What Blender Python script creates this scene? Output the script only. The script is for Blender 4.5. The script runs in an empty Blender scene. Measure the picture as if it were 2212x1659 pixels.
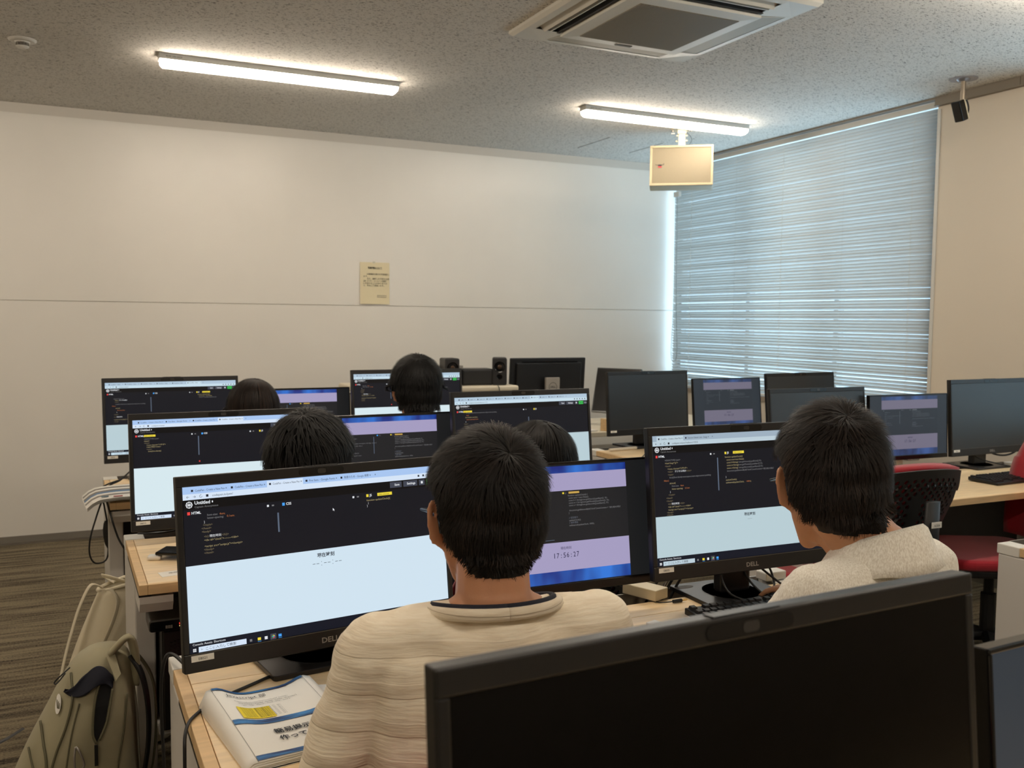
import bpy, bmesh, math, random
import numpy as np
from mathutils import Vector, Matrix, Euler, noise
random.seed(7)
rng = np.random.default_rng(11)
SC = bpy.context.scene
COL = SC.collection
PI = math.pi
R_ = math.radians

# ---------------------------------------------------------------- camera
CAMH = 1.39
FPX = 2031.69
RIGHT = Vector((0.90177922, -0.43209133, 0.00955604))
DOWN = Vector((-0.02071712, -0.06530069, -0.99765055))
FWD = Vector((0.43170016, 0.89946257, -0.06783849))
cd = bpy.data.cameras.new('camera')
cam = bpy.data.objects.new('camera', cd)
COL.objects.link(cam)
m = Matrix.Identity(4)
for i in range(3):
    m[i][0] = RIGHT[i]; m[i][1] = -DOWN[i]; m[i][2] = -FWD[i]
m[2][3] = CAMH
cam.matrix_world = m
cd.sensor_width = 36.0
cd.lens = FPX / 2212 * 36
cd.clip_start = 0.02
cd.dof.use_dof = True
cd.dof.focus_distance = 1.9
cd.dof.aperture_fstop = 9.0
SC.camera = cam

# ---------------------------------------------------------------- exposure, world, lamps
SC.view_settings.view_transform = 'Standard'
SC.view_settings.look = 'None'
SC.view_settings.gamma = 1.0
SC.view_settings.exposure = 0.0
SC.view_settings.use_curve_mapping = False
SC.cycles.max_bounces = 7
SC.cycles.diffuse_bounces = 4
SC.cycles.glossy_bounces = 3
SC.cycles.transmission_bounces = 4
SC.cycles.transparent_max_bounces = 6
SC.cycles.sample_clamp_indirect = 4.0
SC.cycles.use_denoising = True
SC.cycles.caustics_reflective = False
SC.cycles.caustics_refractive = False

LAMP_COL = (1.0, 0.868, 0.715)
LAMP_E = 48.5          # emission of the fluorescent lenses
DAY_COL = (0.60, 0.82, 1.0)
SKY_E = 2.4
w = bpy.data.worlds.new('sky'); SC.world = w; w.use_nodes = True
bg = w.node_tree.nodes['Background']
bg.inputs[0].default_value = (0.58, 0.80, 1.0, 1); bg.inputs[1].default_value = SKY_E

# room
X0, X1, Y0, YW, ZC = -3.1, 4.44, -2.6, 6.38, 2.646
def area(name, loc, rot, sx, sy, power, col):
    l = bpy.data.lights.new(name, 'AREA'); l.shape = 'RECTANGLE'; l.size = sx; l.size_y = sy
    l.energy = power; l.color = col
    o = bpy.data.objects.new(name, l); COL.objects.link(o); o.location = loc; o.rotation_euler = rot
    return o
# daylight arriving at the window from outside
area('window_daylight', (X1 + 0.75, 5.05, 1.75), (0, R_(90), 0), 2.4, 3.4, 105, DAY_COL)
area('second_window_daylight', (X1 + 0.55, 1.75, 1.7), (0, R_(90), 0), 1.7, 2.6, 58, DAY_COL)

# ---------------------------------------------------------------- colour helper + materials
def lin(c):
    return tuple(((v / 255) / 12.92 if v / 255 <= 0.04045 else ((v / 255 + 0.055) / 1.055) ** 2.4) for v in c)
MATS = {}
def mat(name, col, rough=0.5, metal=0.0, spec=0.5, emit=0.0, ecol=None, bump=None, var=None, sheen=0, trans=0, alpha=None):
    """col sRGB 0-255. bump=(scale, strength[, stretch xyz]); var=(scale, amount[, stretch])"""
    if name in MATS: return MATS[name]
    m = bpy.data.materials.new(name); m.use_nodes = True
    nt = m.node_tree; b = nt.nodes['Principled BSDF']
    c = lin(col)
    b.inputs['Base Color'].default_value = (*c, 1)
    b.inputs['Roughness'].default_value = rough
    b.inputs['Metallic'].default_value = metal
    b.inputs['Specular IOR Level'].default_value = spec
    if sheen: b.inputs['Sheen Weight'].default_value = sheen
    if trans: b.inputs['Transmission Weight'].default_value = trans
    if emit:
        b.inputs['Emission Color'].default_value = (*lin(ecol or col), 1)
        b.inputs['Emission Strength'].default_value = emit
    def tex(scale, stretch):
        tc = nt.nodes.new('ShaderNodeTexCoord'); mp = nt.nodes.new('ShaderNodeMapping')
        mp.inputs['Scale'].default_value = stretch
        n = nt.nodes.new('ShaderNodeTexNoise'); n.inputs['Scale'].default_value = scale
        n.inputs['Detail'].default_value = 5
        nt.links.new(tc.outputs['Object'], mp.inputs[0]); nt.links.new(mp.outputs[0], n.inputs['Vector'])
        return n
    if var:
        n = tex(var[0], var[2] if len(var) > 2 else (1, 1, 1))
        mx = nt.nodes.new('ShaderNodeMix'); mx.data_type = 'RGBA'
        a = var[1]
        mx.inputs['A'].default_value = (*[v * (1 - a) for v in c], 1)
        mx.inputs['B'].default_value = (*[min(1, v * (1 + a)) for v in c], 1)
        mr = nt.nodes.new('ShaderNodeMapRange'); mr.inputs['From Min'].default_value = .3; mr.inputs['From Max'].default_value = .7
        nt.links.new(n.outputs[0], mr.inputs[0]); nt.links.new(mr.outputs[0], mx.inputs['Factor'])
        nt.links.new(mx.outputs['Result'], b.inputs['Base Color'])
    if bump:
        n = tex(bump[0], bump[2] if len(bump) > 2 else (1, 1, 1))
        bp = nt.nodes.new('ShaderNodeBump'); bp.inputs['Strength'].default_value = bump[1]; bp.inputs['Distance'].default_value = .002
        nt.links.new(n.outputs[0], bp.inputs['Height']); nt.links.new(bp.outputs[0], b.inputs['Normal'])
    MATS[name] = m
    return m
def emi(name, col, s=1.0):
    """light given off by a lit display"""
    if name in MATS: return MATS[name]
    m = bpy.data.materials.new(name); m.use_nodes = True
    b = m.node_tree.nodes['Principled BSDF']
    b.inputs['Base Color'].default_value = (.006, .006, .007, 1)
    b.inputs['Roughness'].default_value = .38
    b.inputs['Specular IOR Level'].default_value = .16
    b.inputs['Emission Color'].default_value = (*lin(col), 1)
    b.inputs['Emission Strength'].default_value = s
    MATS[name] = m
    return m

# ---------------------------------------------------------------- mesh builder
class MB:
    def __init__(s): s.v = []; s.f = []; s.mi = []; s.mats = []
    def mid(s, m):
        if m is None: return 0
        if m not in s.mats: s.mats.append(m)
        return s.mats.index(m)
    def add(s, vs, fs, m=None, T=None):
        o = len(s.v); k = s.mid(m)
        s.v += [tuple(T @ Vector(v)) if T else tuple(v) for v in vs]
        s.f += [tuple(i + o for i in f) for f in fs]; s.mi += [k] * len(fs)
        return s
    def box(s, x0, y0, z0, x1, y1, z1, m=None, T=None):
        vs = [(x0, y0, z0), (x1, y0, z0), (x1, y1, z0), (x0, y1, z0), (x0, y0, z1), (x1, y0, z1), (x1, y1, z1), (x0, y1, z1)]
        return s.add(vs, [(0, 3, 2, 1), (4, 5, 6, 7), (0, 1, 5, 4), (1, 2, 6, 5), (2, 3, 7, 6), (3, 0, 4, 7)], m, T)
    def quad(s, a, b, c, d, m=None, T=None): return s.add([a, b, c, d], [(0, 1, 2, 3)], m, T)
    def prism(s, pts, d0, d1, axis='y', m=None, T=None):
        n = len(pts)
        def P(p, d): return (p[0], d, p[1]) if axis == 'y' else ((p[0], p[1], d) if axis == 'z' else (d, p[0], p[1]))
        vs = [P(p, d0) for p in pts] + [P(p, d1) for p in pts]
        fs = [tuple(range(n)), tuple(range(2 * n - 1, n - 1, -1))] + [(i, i + n, (i + 1) % n + n, (i + 1) % n) for i in range(n)]
        return s.add(vs, fs, m, T)
    def lathe(s, prof, n=20, m=None, T=None):
        """prof [(r,z)...]"""
        vs = []; fs = []
        for r, z in prof:
            for i in range(n):
                a = 2 * PI * i / n; vs.append((r * math.cos(a), r * math.sin(a), z))
        for j in range(len(prof) - 1):
            for i in range(n):
                k = (i + 1) % n
                fs.append((j * n + i, j * n + k, (j + 1) * n + k, (j + 1) * n + i))
        fs.append(tuple(reversed(range(n)))); fs.append(tuple(range((len(prof) - 1) * n, len(prof) * n)))
        return s.add(vs, fs, m, T)
    def tube(s, pts, r, n=8, m=None, T=None, flat=1.0):
        pts = [Vector(p) for p in pts]; vs = []; fs = []
        rr = r if isinstance(r, (list, tuple)) else [r] * len(pts)
        up = None
        for j, p in enumerate(pts):
            t = (pts[min(j + 1, len(pts) - 1)] - pts[max(j - 1, 0)]).normalized()
            if up is None:
                up = Vector((0, 0, 1)) if abs(t.z) < .9 else Vector((0, 1, 0))
            a = t.cross(up).normalized(); b = a.cross(t).normalized(); up = b
            for i in range(n):
                q = 2 * PI * i / n
                vs.append(tuple(p + a * math.cos(q) * rr[j] + b * math.sin(q) * rr[j] * flat))
        for j in range(len(pts) - 1):
            for i in range(n):
                k = (i + 1) % n
                fs.append((j * n + i, j * n + k, (j + 1) * n + k, (j + 1) * n + i))
        fs.append(tuple(reversed(range(n)))); fs.append(tuple(range((len(pts) - 1) * n, len(pts) * n)))
        return s.add(vs, fs, m, T)
    def build(s, name, m=None, parent=None, loc=(0, 0, 0), rot=(0, 0, 0), bev=0, smooth=False, seg=2, sub=0, weld=False):
        me = bpy.data.meshes.new(name)
        me.from_pydata(s.v, [], s.f)
        ms = s.mats or [m]
        for q in ms: me.materials.append(q if q else m)
        if len(s.mats) > 1: me.polygons.foreach_set('material_index', s.mi)
        bm = bmesh.new(); bm.from_mesh(me)
        if weld: bmesh.ops.remove_doubles(bm, verts=bm.verts, dist=1e-5)
        bmesh.ops.recalc_face_normals(bm, faces=bm.faces); bm.to_mesh(me); bm.free()
        if smooth: me.shade_smooth()
        o = bpy.data.objects.new(name, me); COL.objects.link(o)
        o.location = loc; o.rotation_euler = rot
        if parent: o.parent = parent
        if bev:
            b = o.modifiers.new('bevel', 'BEVEL'); b.width = bev; b.segments = seg; b.limit_method = 'ANGLE'; b.angle_limit = R_(40)
        if sub:
            q = o.modifiers.new('sub', 'SUBSURF'); q.levels = sub; q.render_levels = sub
        return o
def tag(o, label=None, cat=None, group=None, kind=None):
    if label: o['label'] = label
    if cat: o['category'] = cat
    if group: o['group'] = group
    if kind: o['kind'] = kind
    return o
def thing(name, label, cat, loc=(0, 0, 0), rz=0, group=None):
    o = bpy.data.objects.new(name, None); COL.objects.link(o); o.empty_display_size = .05
    o.location = loc; o.rotation_euler = (0, 0, rz)
    return tag(o, label, cat, group)
def struct(o): o['kind'] = 'structure'; return o
def copy_tree(o, parent=None):
    c = o.copy(); COL.objects.link(c)
    if parent: c.parent = parent
    for ch in list(o.children): copy_tree(ch, c)
    return c
def catmull(pts, k=6):
    P = [Vector(p) for p in pts]; out = []
    for i in range(len(P) - 1):
        a, b, c, d = P[max(i - 1, 0)], P[i], P[i + 1], P[min(i + 2, len(P) - 1)]
        for j in range(k):
            t = j / k
            out.append(.5 * ((2 * b) + (c - a) * t + (2 * a - 5 * b + 4 * c - d) * t * t + (3 * b - a - 3 * c + d) * t ** 3))
    out.append(P[-1]); return out
def rrect(x0, y0, x1, y1, r, n=4):
    pts = []
    for cx, cy, a0 in ((x1 - r, y1 - r, 0), (x0 + r, y1 - r, 90), (x0 + r, y0 + r, 180), (x1 - r, y0 + r, 270)):
        for i in range(n + 1):
            a = R_(a0 + 90 * i / n); pts.append((cx + r * math.cos(a), cy + r * math.sin(a)))
    return pts

# ---------------------------------------------------------------- text
_tc = {}
_fonts = {}
def text_mesh(body, bold=False, res=2):
    """2-D triangles of a string, cap height scaled to font size 1"""
    key = (body, bold, res)
    if key in _tc: return _tc[key]
    cu = bpy.data.curves.new('t', 'FONT'); cu.body = body; cu.size = 1; cu.resolution_u = res
    if bold: cu.offset = .022
    o = bpy.data.objects.new('t', cu); COL.objects.link(o)
    dg = bpy.context.evaluated_depsgraph_get()
    me = o.evaluated_get(dg).to_mesh()
    vs = [tuple(v.co) for v in me.vertices]; fs = [tuple(p.vertices) for p in me.polygons]
    o.evaluated_get(dg).to_mesh_clear()
    bpy.data.objects.remove(o); bpy.data.curves.remove(cu)
    _tc[key] = (vs, fs)
    return _tc[key]
def put_text(mb, body, x, z, h, m, y=0.0, align='L', wide=1.0, bold=False, T=None, res=2, maxw=None):
    """write on the plane y=const facing -Y; h is the letter size"""
    vs, fs = text_mesh(body, bold, res)
    if not vs: return 0
    xs = [v[0] for v in vs]; wd = (max(xs) - min(xs)) * h * wide
    if maxw and wd > maxw: wide *= maxw / wd; wd = maxw
    ox = {'L': 0, 'C': -wd / 2, 'R': -wd}[align] - min(xs) * h * wide * (align != 'L')
    mb.add([(x + ox + v[0] * h * wide, y, z + v[1] * h) for v in vs], fs, m, T)
    return wd

# ================================================================ materials
WALLW = mat('whiteboard_sheet', (226, 222, 214), .33, spec=.45, var=(1.3, .035), bump=(260, .03))
WALLP = mat('painted_wall', (214, 205, 190), .9, bump=(300, .06))
TRIMG = mat('trim_grey', (120, 114, 104), .6)
TRIMW = mat('trim_white', (205, 205, 200), .5)
BLACKP = mat('black_plastic', (26, 25, 25), .36, spec=.5, bump=(900, .08))
BLACKG = mat('gloss_black', (12, 12, 13), .12)
DARKM = mat('dark_metal', (58, 57, 58), .32, metal=.7)
SILVER = mat('silver_metal', (170, 165, 158), .35, metal=.9)
WHITEP = mat('white_plastic', (225, 222, 214), .45)
CREAMP = mat('cream_plastic', (235, 222, 190), .45)
DESKW = mat('desk_white', (208, 204, 197), .5)
WOOD = mat('maple_laminate', (240, 212, 168), .38, var=(9, .10, (1, 9, 9)))
WOODE = mat('maple_edge', (220, 186, 138), .5, var=(9, .10, (1, 9, 9)))
PAPER = mat('paper', (236, 233, 225), .8)
PAPERC = mat('cream_paper', (226, 214, 180), .85)
INK = mat('ink', (34, 36, 40), .8)
CABLE = mat('cable_black', (20, 20, 20), .5)
REDF = mat('red_fabric', (158, 18, 34), .95, sheen=.3, bump=(700, .3))
CHAIRB = mat('chair_black', (22, 22, 23), .5)
OFFSCR = mat('switched_off_panel', (40, 44, 48), .34, spec=.6)

# ceiling tiles with fissures
def ceiling_mat():
    m = bpy.data.materials.new('fissured_tile'); m.use_nodes = True; nt = m.node_tree; b = nt.nodes['Principled BSDF']
    b.inputs['Roughness'].default_value = .95
    tc = nt.nodes.new('ShaderNodeTexCoord')
    def fis(rot, sc, lo):
        mp = nt.nodes.new('ShaderNodeMapping'); mp.inputs['Rotation'].default_value = (0, 0, rot); mp.inputs['Scale'].default_value = (1, 2.6, 1)
        n = nt.nodes.new('ShaderNodeTexNoise'); n.inputs['Scale'].default_value = sc; n.inputs['Detail'].default_value = 2; n.inputs['Distortion'].default_value = .8
        r = nt.nodes.new('ShaderNodeMapRange'); r.inputs['From Min'].default_value = lo; r.inputs['From Max'].default_value = lo + .035
        nt.links.new(tc.outputs['Object'], mp.inputs[0]); nt.links.new(mp.outputs[0], n.inputs['Vector']); nt.links.new(n.outputs[0], r.inputs[0])
        return r
    a = fis(.35, 66, .628); c = fis(-.5, 74, .636)
    mx = nt.nodes.new('ShaderNodeMath'); mx.operation = 'MAXIMUM'
    nt.links.new(a.outputs[0], mx.inputs[0]); nt.links.new(c.outputs[0], mx.inputs[1])
    mix = nt.nodes.new('ShaderNodeMix'); mix.data_type = 'RGBA'
    mix.inputs['A'].default_value = (*lin((212, 208, 200)), 1); mix.inputs['B'].default_value = (*lin((70, 62, 54)), 1)
    nt.links.new(mx.outputs[0], mix.inputs['Factor']); nt.links.new(mix.outputs['Result'], b.inputs['Base Color'])
    return m
def carpet_mat():
    m = bpy.data.materials.new('striped_carpet'); m.use_nodes = True; nt = m.node_tree; b = nt.nodes['Principled BSDF']
    b.inputs['Roughness'].default_value = 1; b.inputs['Specular IOR Level'].default_value = .1
    tc = nt.nodes.new('ShaderNodeTexCoord')
    def nz(scale, st, det=4):
        mp = nt.nodes.new('ShaderNodeMapping'); mp.inputs['Scale'].default_value = st
        n = nt.nodes.new('ShaderNodeTexNoise'); n.inputs['Scale'].default_value = scale; n.inputs['Detail'].default_value = det
        nt.links.new(tc.outputs['Object'], mp.inputs[0]); nt.links.new(mp.outputs[0], n.inputs['Vector']); return n
    a = nz(2.2, (1, 16, 1)); c = nz(130, (1, 1.6, 1), 2)
    ad = nt.nodes.new('ShaderNodeMath'); ad.operation = 'MULTIPLY_ADD'; ad.inputs[1].default_value = .75
    nt.links.new(c.outputs[0], ad.inputs[0]); nt.links.new(a.outputs[0], ad.inputs[2])
    cr = nt.nodes.new('ShaderNodeValToRGB')
    e = cr.color_ramp.elements; e[0].position = .62; e[0].color = (*lin((46, 42, 37)), 1); e[1].position = 1.12; e[1].color = (*lin((132, 121, 100)), 1)
    nt.links.new(ad.outputs[0], cr.inputs[0]); nt.links.new(cr.outputs[0], b.inputs['Base Color'])
    bp = nt.nodes.new('ShaderNodeBump'); bp.inputs['Strength'].default_value = .6; bp.inputs['Distance'].default_value = .004
    nt.links.new(c.outputs[0], bp.inputs['Height']); nt.links.new(bp.outputs[0], b.inputs['Normal'])
    return m

# ================================================================ room
struct(MB().box(X0, Y0, -.1, X1 + .3, YW + .2, 0).build('floor', carpet_mat()))
struct(MB().box(X0, Y0, ZC, X1 + .3, YW + .2, ZC + .1).build('ceiling', ceiling_mat()))
# front wall: whiteboard sheeting in two courses
wf = struct(MB().box(X0, YW + .012, 0, X1 + .14, YW + .2, ZC).build('wall_front', WALLP))
wf['label'] = 'front wall faced with large white writing board sheets'
MB().box(X0, YW, 1.482, X1 + .1, YW + .012, ZC - .058).build('board_panel', WALLW, wf)
MB().box(X0, YW, .052, X1 + .1, YW + .012, 1.479).build('board_panel', WALLW, wf)
b_ = struct(MB().box(X0, YW - .006, .012, X1 + .1, YW + .012, .052).build('baseboard_front', TRIMG))
MB().box(X0, YW - .009, 0, X1 + .1, YW + .012, .012).build('skirting_strip', SILVER, b_)
struct(MB().box(X0, YW - .002, ZC - .058, X1 + .1, YW + .012, ZC).build('trim_1', mat('trim_dim', (206, 200, 190), .6)))
struct(MB().box(X0 - .15, Y0, 0, X0, YW + .2, ZC).build('wall_left', WALLP))
struct(MB().box(X0 - .15, Y0 - .15, 0, X1 + .3, Y0, ZC).build('wall_back', WALLP))
# right wall with the window opening y 3.79..6.38
WY, SILL = 3.79, .87
wr = MB().box(X1, Y0, 0, X1 + .2, .5, ZC).box(X1, 3.0, 0, X1 + .2, WY, ZC).box(X1, .5, 0, X1 + .2, 3.0, .87).box(X1, .5, 2.58, X1 + .2, 3.0, ZC).box(X1, WY, 0, X1 + .2, YW + .012, SILL - .03)
struct(wr.build('wall_right', WALLP, bev=0))
# window: frame, mullions, panes; sill; jamb
wn = struct(thing('window_1', 'tall window behind the closed venetian blind', None, (0, 0, 0)))
ALU = mat('aluminium', (178, 180, 182), .4, metal=.6)
fr = MB().box(X1 + .13, WY, SILL, X1 + .18, YW, SILL + .05).box(X1 + .13, WY, ZC - .05, X1 + .18, YW, ZC)
for y in (WY, 4.62, 5.5, YW - .04): fr.box(X1 + .13, y, SILL, X1 + .18, y + .04, ZC)
fr.build('window_frame', ALU, wn)
GL = bpy.data.materials.new('window_glass'); GL.use_nodes = True
_n = GL.node_tree; _t = _n.nodes.new('ShaderNodeBsdfTransparent'); _g = _n.nodes.new('ShaderNodeBsdfGlossy'); _g.inputs['Roughness'].default_value = .03; _m = _n.nodes.new('ShaderNodeMixShader'); _m.inputs[0].default_value = .07
_t.inputs[0].default_value = (.93, .97, .98, 1)
_n.links.new(_t.outputs[0], _m.inputs[1]); _n.links.new(_g.outputs[0], _m.inputs[2]); _n.links.new(_m.outputs[0], _n.nodes['Material Output'].inputs[0])
for y in (WY + .04, 4.66, 5.54):
    y2 = {WY + .04: 4.62, 4.66: 5.5, 5.54: YW - .04}[y]
    MB().box(X1 + .15, y, SILL + .05, X1 + .156, y2, ZC - .05).build('pane', GL, wn)
MB().box(X1 - .012, WY - .01, SILL - .03, X1 + .16, YW, SILL).build('window_sill', mat('sill_brown', (150, 138, 124), .5), wn)
MB().box(X1 - .006, WY - .022, SILL - .03, X1 + .13, WY, ZC - .062).build('window_jamb', TRIMW, wn, bev=.002)
tr = struct(MB().box(X1 - .03, Y0, ZC - .042, X1, 3.27, ZC).box(X1 - .03, 3.274, ZC - .042, X1, WY, ZC).box(X1 - .034, Y0, ZC - .048, X1, WY, ZC - .041)
            .box(X1 - .03, WY, ZC - .012, X1 + .01, YW, ZC - .001).build('trim_2', mat('trim_taupe', (128, 120, 108), .6)))
struct(MB().box(X1 - .008, Y0, 0, X1, YW, .06).build('baseboard_right', TRIMG))

w2 = struct(thing('window_2', 'second window in the side wall, right of the picture', None, (0, 0, 0)))
fr = MB().box(X1 + .13, .5, .87, X1 + .18, 3.0, .92).box(X1 + .13, .5, 2.53, X1 + .18, 3.0, 2.58)
for y in (.5, 1.73, 2.96): fr.box(X1 + .13, y, .87, X1 + .18, y + .04, 2.58)
fr.build('window_frame', ALU, w2)
for y in (.54, 1.77): MB().box(X1 + .15, y, .92, X1 + .156, y + 1.19, 2.53).build('pane', GL, w2)

# second blind (beyond the frame), one joined set of slats
SL2 = MB()
for i in range(80):
    z = .90 + i * .0208
    SL2.quad((X1 + .045, .51, z - .0104), (X1 + .03, .51, z + .0104), (X1 + .03, 2.99, z + .0104), (X1 + .045, 2.99, z - .0104))
# venetian blind: one slat per part
bl = thing('venetian_blind', 'wide white venetian blind, lowered and almost shut, over the side window', 'blind', (X1 + .035, 0, 0))
SLAT = bpy.data.materials.new('blind_slat'); SLAT.use_nodes = True
nt = SLAT.node_tree; p_ = nt.nodes['Principled BSDF']
p_.inputs['Base Color'].default_value = (*lin((214, 215, 212)), 1); p_.inputs['Roughness'].default_value = .42
tl = nt.nodes.new('ShaderNodeBsdfTranslucent'); tl.inputs[0].default_value = (.84, .84, .82, 1)
ms = nt.nodes.new('ShaderNodeMixShader'); ms.inputs[0].default_value = .30
nt.links.new(p_.outputs[0], ms.inputs[1]); nt.links.new(tl.outputs[0], ms.inputs[2]); nt.links.new(ms.outputs[0], nt.nodes['Material Output'].inputs[0])
o = SL2.build('slat', SLAT, w2); tag(o, kind='stuff')
ya, yb = WY + .010, YW - .062
MB().box(-.02, ya, ZC - .045, .02, yb, ZC - .012).build('head_rail', TRIMW, bl)
sl = MB()
prof = [(.0085, -.0104), (.0048, -.0046), (.0, .0016), (-.0078, .0104)]   # x (room side negative), z: top edge leans outward
for i in range(3):
    a, b = prof[i], prof[i + 1]
    sl.quad((a[0], ya, a[1]), (b[0], ya, b[1]), (b[0], yb, b[1]), (a[0], yb, a[1]))
s0 = sl.build('slat', SLAT, bl, (0, 0, ZC - .06), smooth=True, weld=True)
sol = s0.modifiers.new('thick', 'SOLIDIFY'); sol.thickness = .0006
nsl = int((ZC - .06 - SILL - .02) / .0208)
for i in range(1, nsl):
    c = s0.copy(); COL.objects.link(c); c.location = (0, 0, ZC - .06 - i * .0208)
    c.rotation_euler = (random.uniform(-.0006, .0006) - (.004 if i > nsl - 8 else 0) * (i - nsl + 8) / 8, random.uniform(-.002, .002), 0)
MB().box(-.013, ya, SILL + .004, .012, yb, SILL + .018).build('bottom_rail', TRIMW, bl, bev=.002)
for y in (3.97, 5.06, 6.09):
    MB().tube([(-.011, y, ZC - .05), (-.011, y, SILL + .01)], .0011, 5).tube([(.009, y + .008, ZC - .05), (.009, y + .008, SILL + .01)], .0011, 5).build('ladder_cord', WHITEP, bl)
for y in (4.5, 5.55):
    MB().tube([(-.013, y, ZC - .05), (-.013, y, SILL + .01)], .0007, 4).build('lift_cord', TRIMW, bl)
MB().tube(catmull([(-.03, 6.28, 2.4), (-.03, 6.275, 1.6), (-.035, 6.29, 1.15), (-.04, 6.25, 1.08), (-.035, 6.21, 1.15), (-.03, 6.245, 1.6), (-.03, 6.255, 2.4)], 8), .0018, 5).build('pull_cord', mat('cord_grey', (120, 130, 134), .6), bl)
MB().box(-.035, 6.23, 2.38, -.01, 6.3, 2.42).build('cord_clip', TRIMW, bl)

# access hatch outline in the ceiling
struct(MB().box(3.42, 5.62, ZC - .0015, 3.424, 6.06, ZC).box(3.858, 5.62, ZC - .0015, 3.862, 6.06, ZC).build('trim_3', mat('hatch_gap', (88, 80, 72), .9)))

# ================================================================ ceiling fittings
LENS = mat('lit_lens', (255, 250, 236), .4, emit=LAMP_E, ecol=(255, 255, 255))
LENS.node_tree.nodes['Principled BSDF'].inputs['Emission Color'].default_value = (*LAMP_COL, 1)
def strip_light(x, y, label):
    t = thing('strip_light', label, 'ceiling light', (x, y, ZC), 0, 'strip lights')
    MB().box(-.6, -.037, -.028, .6, .037, 0).build('housing', TRIMW, t, bev=.002)
    pr = [(-.034, -.028), (.034, -.028), (.033, -.045), (.022, -.060), (-.022, -.060), (-.033, -.045)]
    n = len(pr); L = MB()
    vs = [(sx * .592 - sx * (.012 if z < -.05 else 0), y_, z) for sx in (-1, 1) for y_, z in pr]
    L.add(vs, [tuple(range(n)), tuple(range(2 * n - 1, n - 1, -1))] + [(i, i + n, (i + 1) % n + n, (i + 1) % n) for i in range(n)])
    L.build('lens', LENS, t)
    g = MB()
    put_text(g, '40W 100-242V', -.57, -.018, .012, INK, y=-.0375)
    g.build('rating_print', INK, t)
    return t
strip_light(1.05, 4.887, 'lit strip light on the left side of the ceiling')
strip_light(3.385, 4.88, 'lit strip light above the ceiling speaker near the blind')
for k, (x, y) in enumerate([(1.05, 2.35), (3.385, 2.35), (1.05, -.2), (3.385, -.2), (-1.3, 2.35), (-1.3, -.2), (-1.285, 4.887)]):
    strip_light(x, y, ['lit strip light over the second desk row', 'lit strip light over the window side desks', 'lit strip light behind the viewer', 'lit strip light in the back corner by the window wall', 'lit strip light over the left aisle', 'lit strip light in the back left corner', 'lit strip light beyond the smoke detector'][k])

# four-way air conditioner
ac = thing('ceiling_air_conditioner', 'square white four-way cassette air conditioner set in the ceiling', 'air conditioner', (2.25, 3.333, ZC))
ACW = mat('ac_plastic', (206, 203, 192), .42); ACD = mat('ac_duct', (44, 42, 40), .7); ACV = mat('ac_vane', (150, 141, 120), .5)
H = .461
P = MB()
def ring(P, a, za, b, zb, m):
    for i in range(4):
        q = [(-1, -1), (1, -1), (1, 1), (-1, 1)]
        u, v = q[i], q[(i + 1) % 4]
        P.quad((u[0] * a, u[1] * a, za), (v[0] * a, v[1] * a, za), (v[0] * b, v[1] * b, zb), (u[0] * b, u[1] * b, zb), m)
ring(P, H, 0, H, -.012, ACW); ring(P, H, -.012, .447, -.024, ACW)
# face with four outlet slots: corner pads and inner ring
for sx in (-1, 1):
    for sy in (-1, 1):
        P.add([(sx * .447, sy * .447, -.024), (sx * .447, sy * .30, -.024), (sx * .30, sy * .27, -.036), (sx * .27, sy * .27, -.036), (sx * .27, sy * .30, -.036), (sx * .30, sy * .447, -.024)],
              [(0, 1, 2, 3, 4, 5)], ACW)
for k in range(4):
    T = Matrix.Rotation(k * PI / 2, 4, 'Z')
    P.quad((-.30, -.447, -.024), (.30, -.447, -.024), (.30, -.415, -.027), (-.30, -.415, -.027), ACW, T)
    P.quad((-.27, -.30, -.036), (.27, -.30, -.036), (.27, -.27, -.036), (-.27, -.27, -.036), ACW, T)
    # duct walls
    P.box(-.30, -.415, -.004, .30, -.30, -.002, ACD, T)
P.build('fascia', ACW, ac)
for k in range(4):
    T = Matrix.Rotation(k * PI / 2, 4, 'Z')
    d = MB(); opened = k in (0, 3)
    if opened:
        d.quad((-.29, -.405, -.004), (.29, -.405, -.004), (.29, -.372, -.034), (-.29, -.372, -.034), ACW)
        d.box(-.285, -.352, -.034, .285, -.346, -.010, ACW); d.box(-.285, -.318, -.036, .285, -.304, -.012, ACD)
    else:
        d.quad((-.30, -.415, -.026), (.30, -.415, -.026), (.285, -.302, -.034), (-.285, -.302, -.034), ACV)
    o = d.build('louvre', ACV, ac, rot=(0, 0, k * PI / 2))
    s_ = o.modifiers.new('s', 'SOLIDIFY'); s_.thickness = .003
P = MB()
ring(P, .295, -.036, .295, -.046, ACW); ring(P, .295, -.046, .235, -.050, ACW)
ring(P, .235, -.050, .235, -.030, ACW)
P.box(-.235, -.235, -.034, .235, .235, -.030, ACD)
P.build('intake_frame', ACW, ac)
g = MB()
for i in range(62):
    x = -.232 + i * .464 / 61; g.box(x - .0022, -.233, -.052, x + .0022, .233, -.040)
g.box(-.233, -.003, -.046, .233, .003, -.040); g.box(-.233, .12, -.046, .233, .126, -.040); g.box(-.233, -.126, -.046, .233, -.12, -.040)
tag(g.build('grille_bars', mat('grille_beige', (138, 126, 104), .5), ac), kind='stuff')
MB().box(-.04, .252, -.0535, .04, .27, -.0495).build('grille_catch', TRIMG, ac)

SPKC = mat('speaker_cream', (168, 155, 124), .5)
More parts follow.
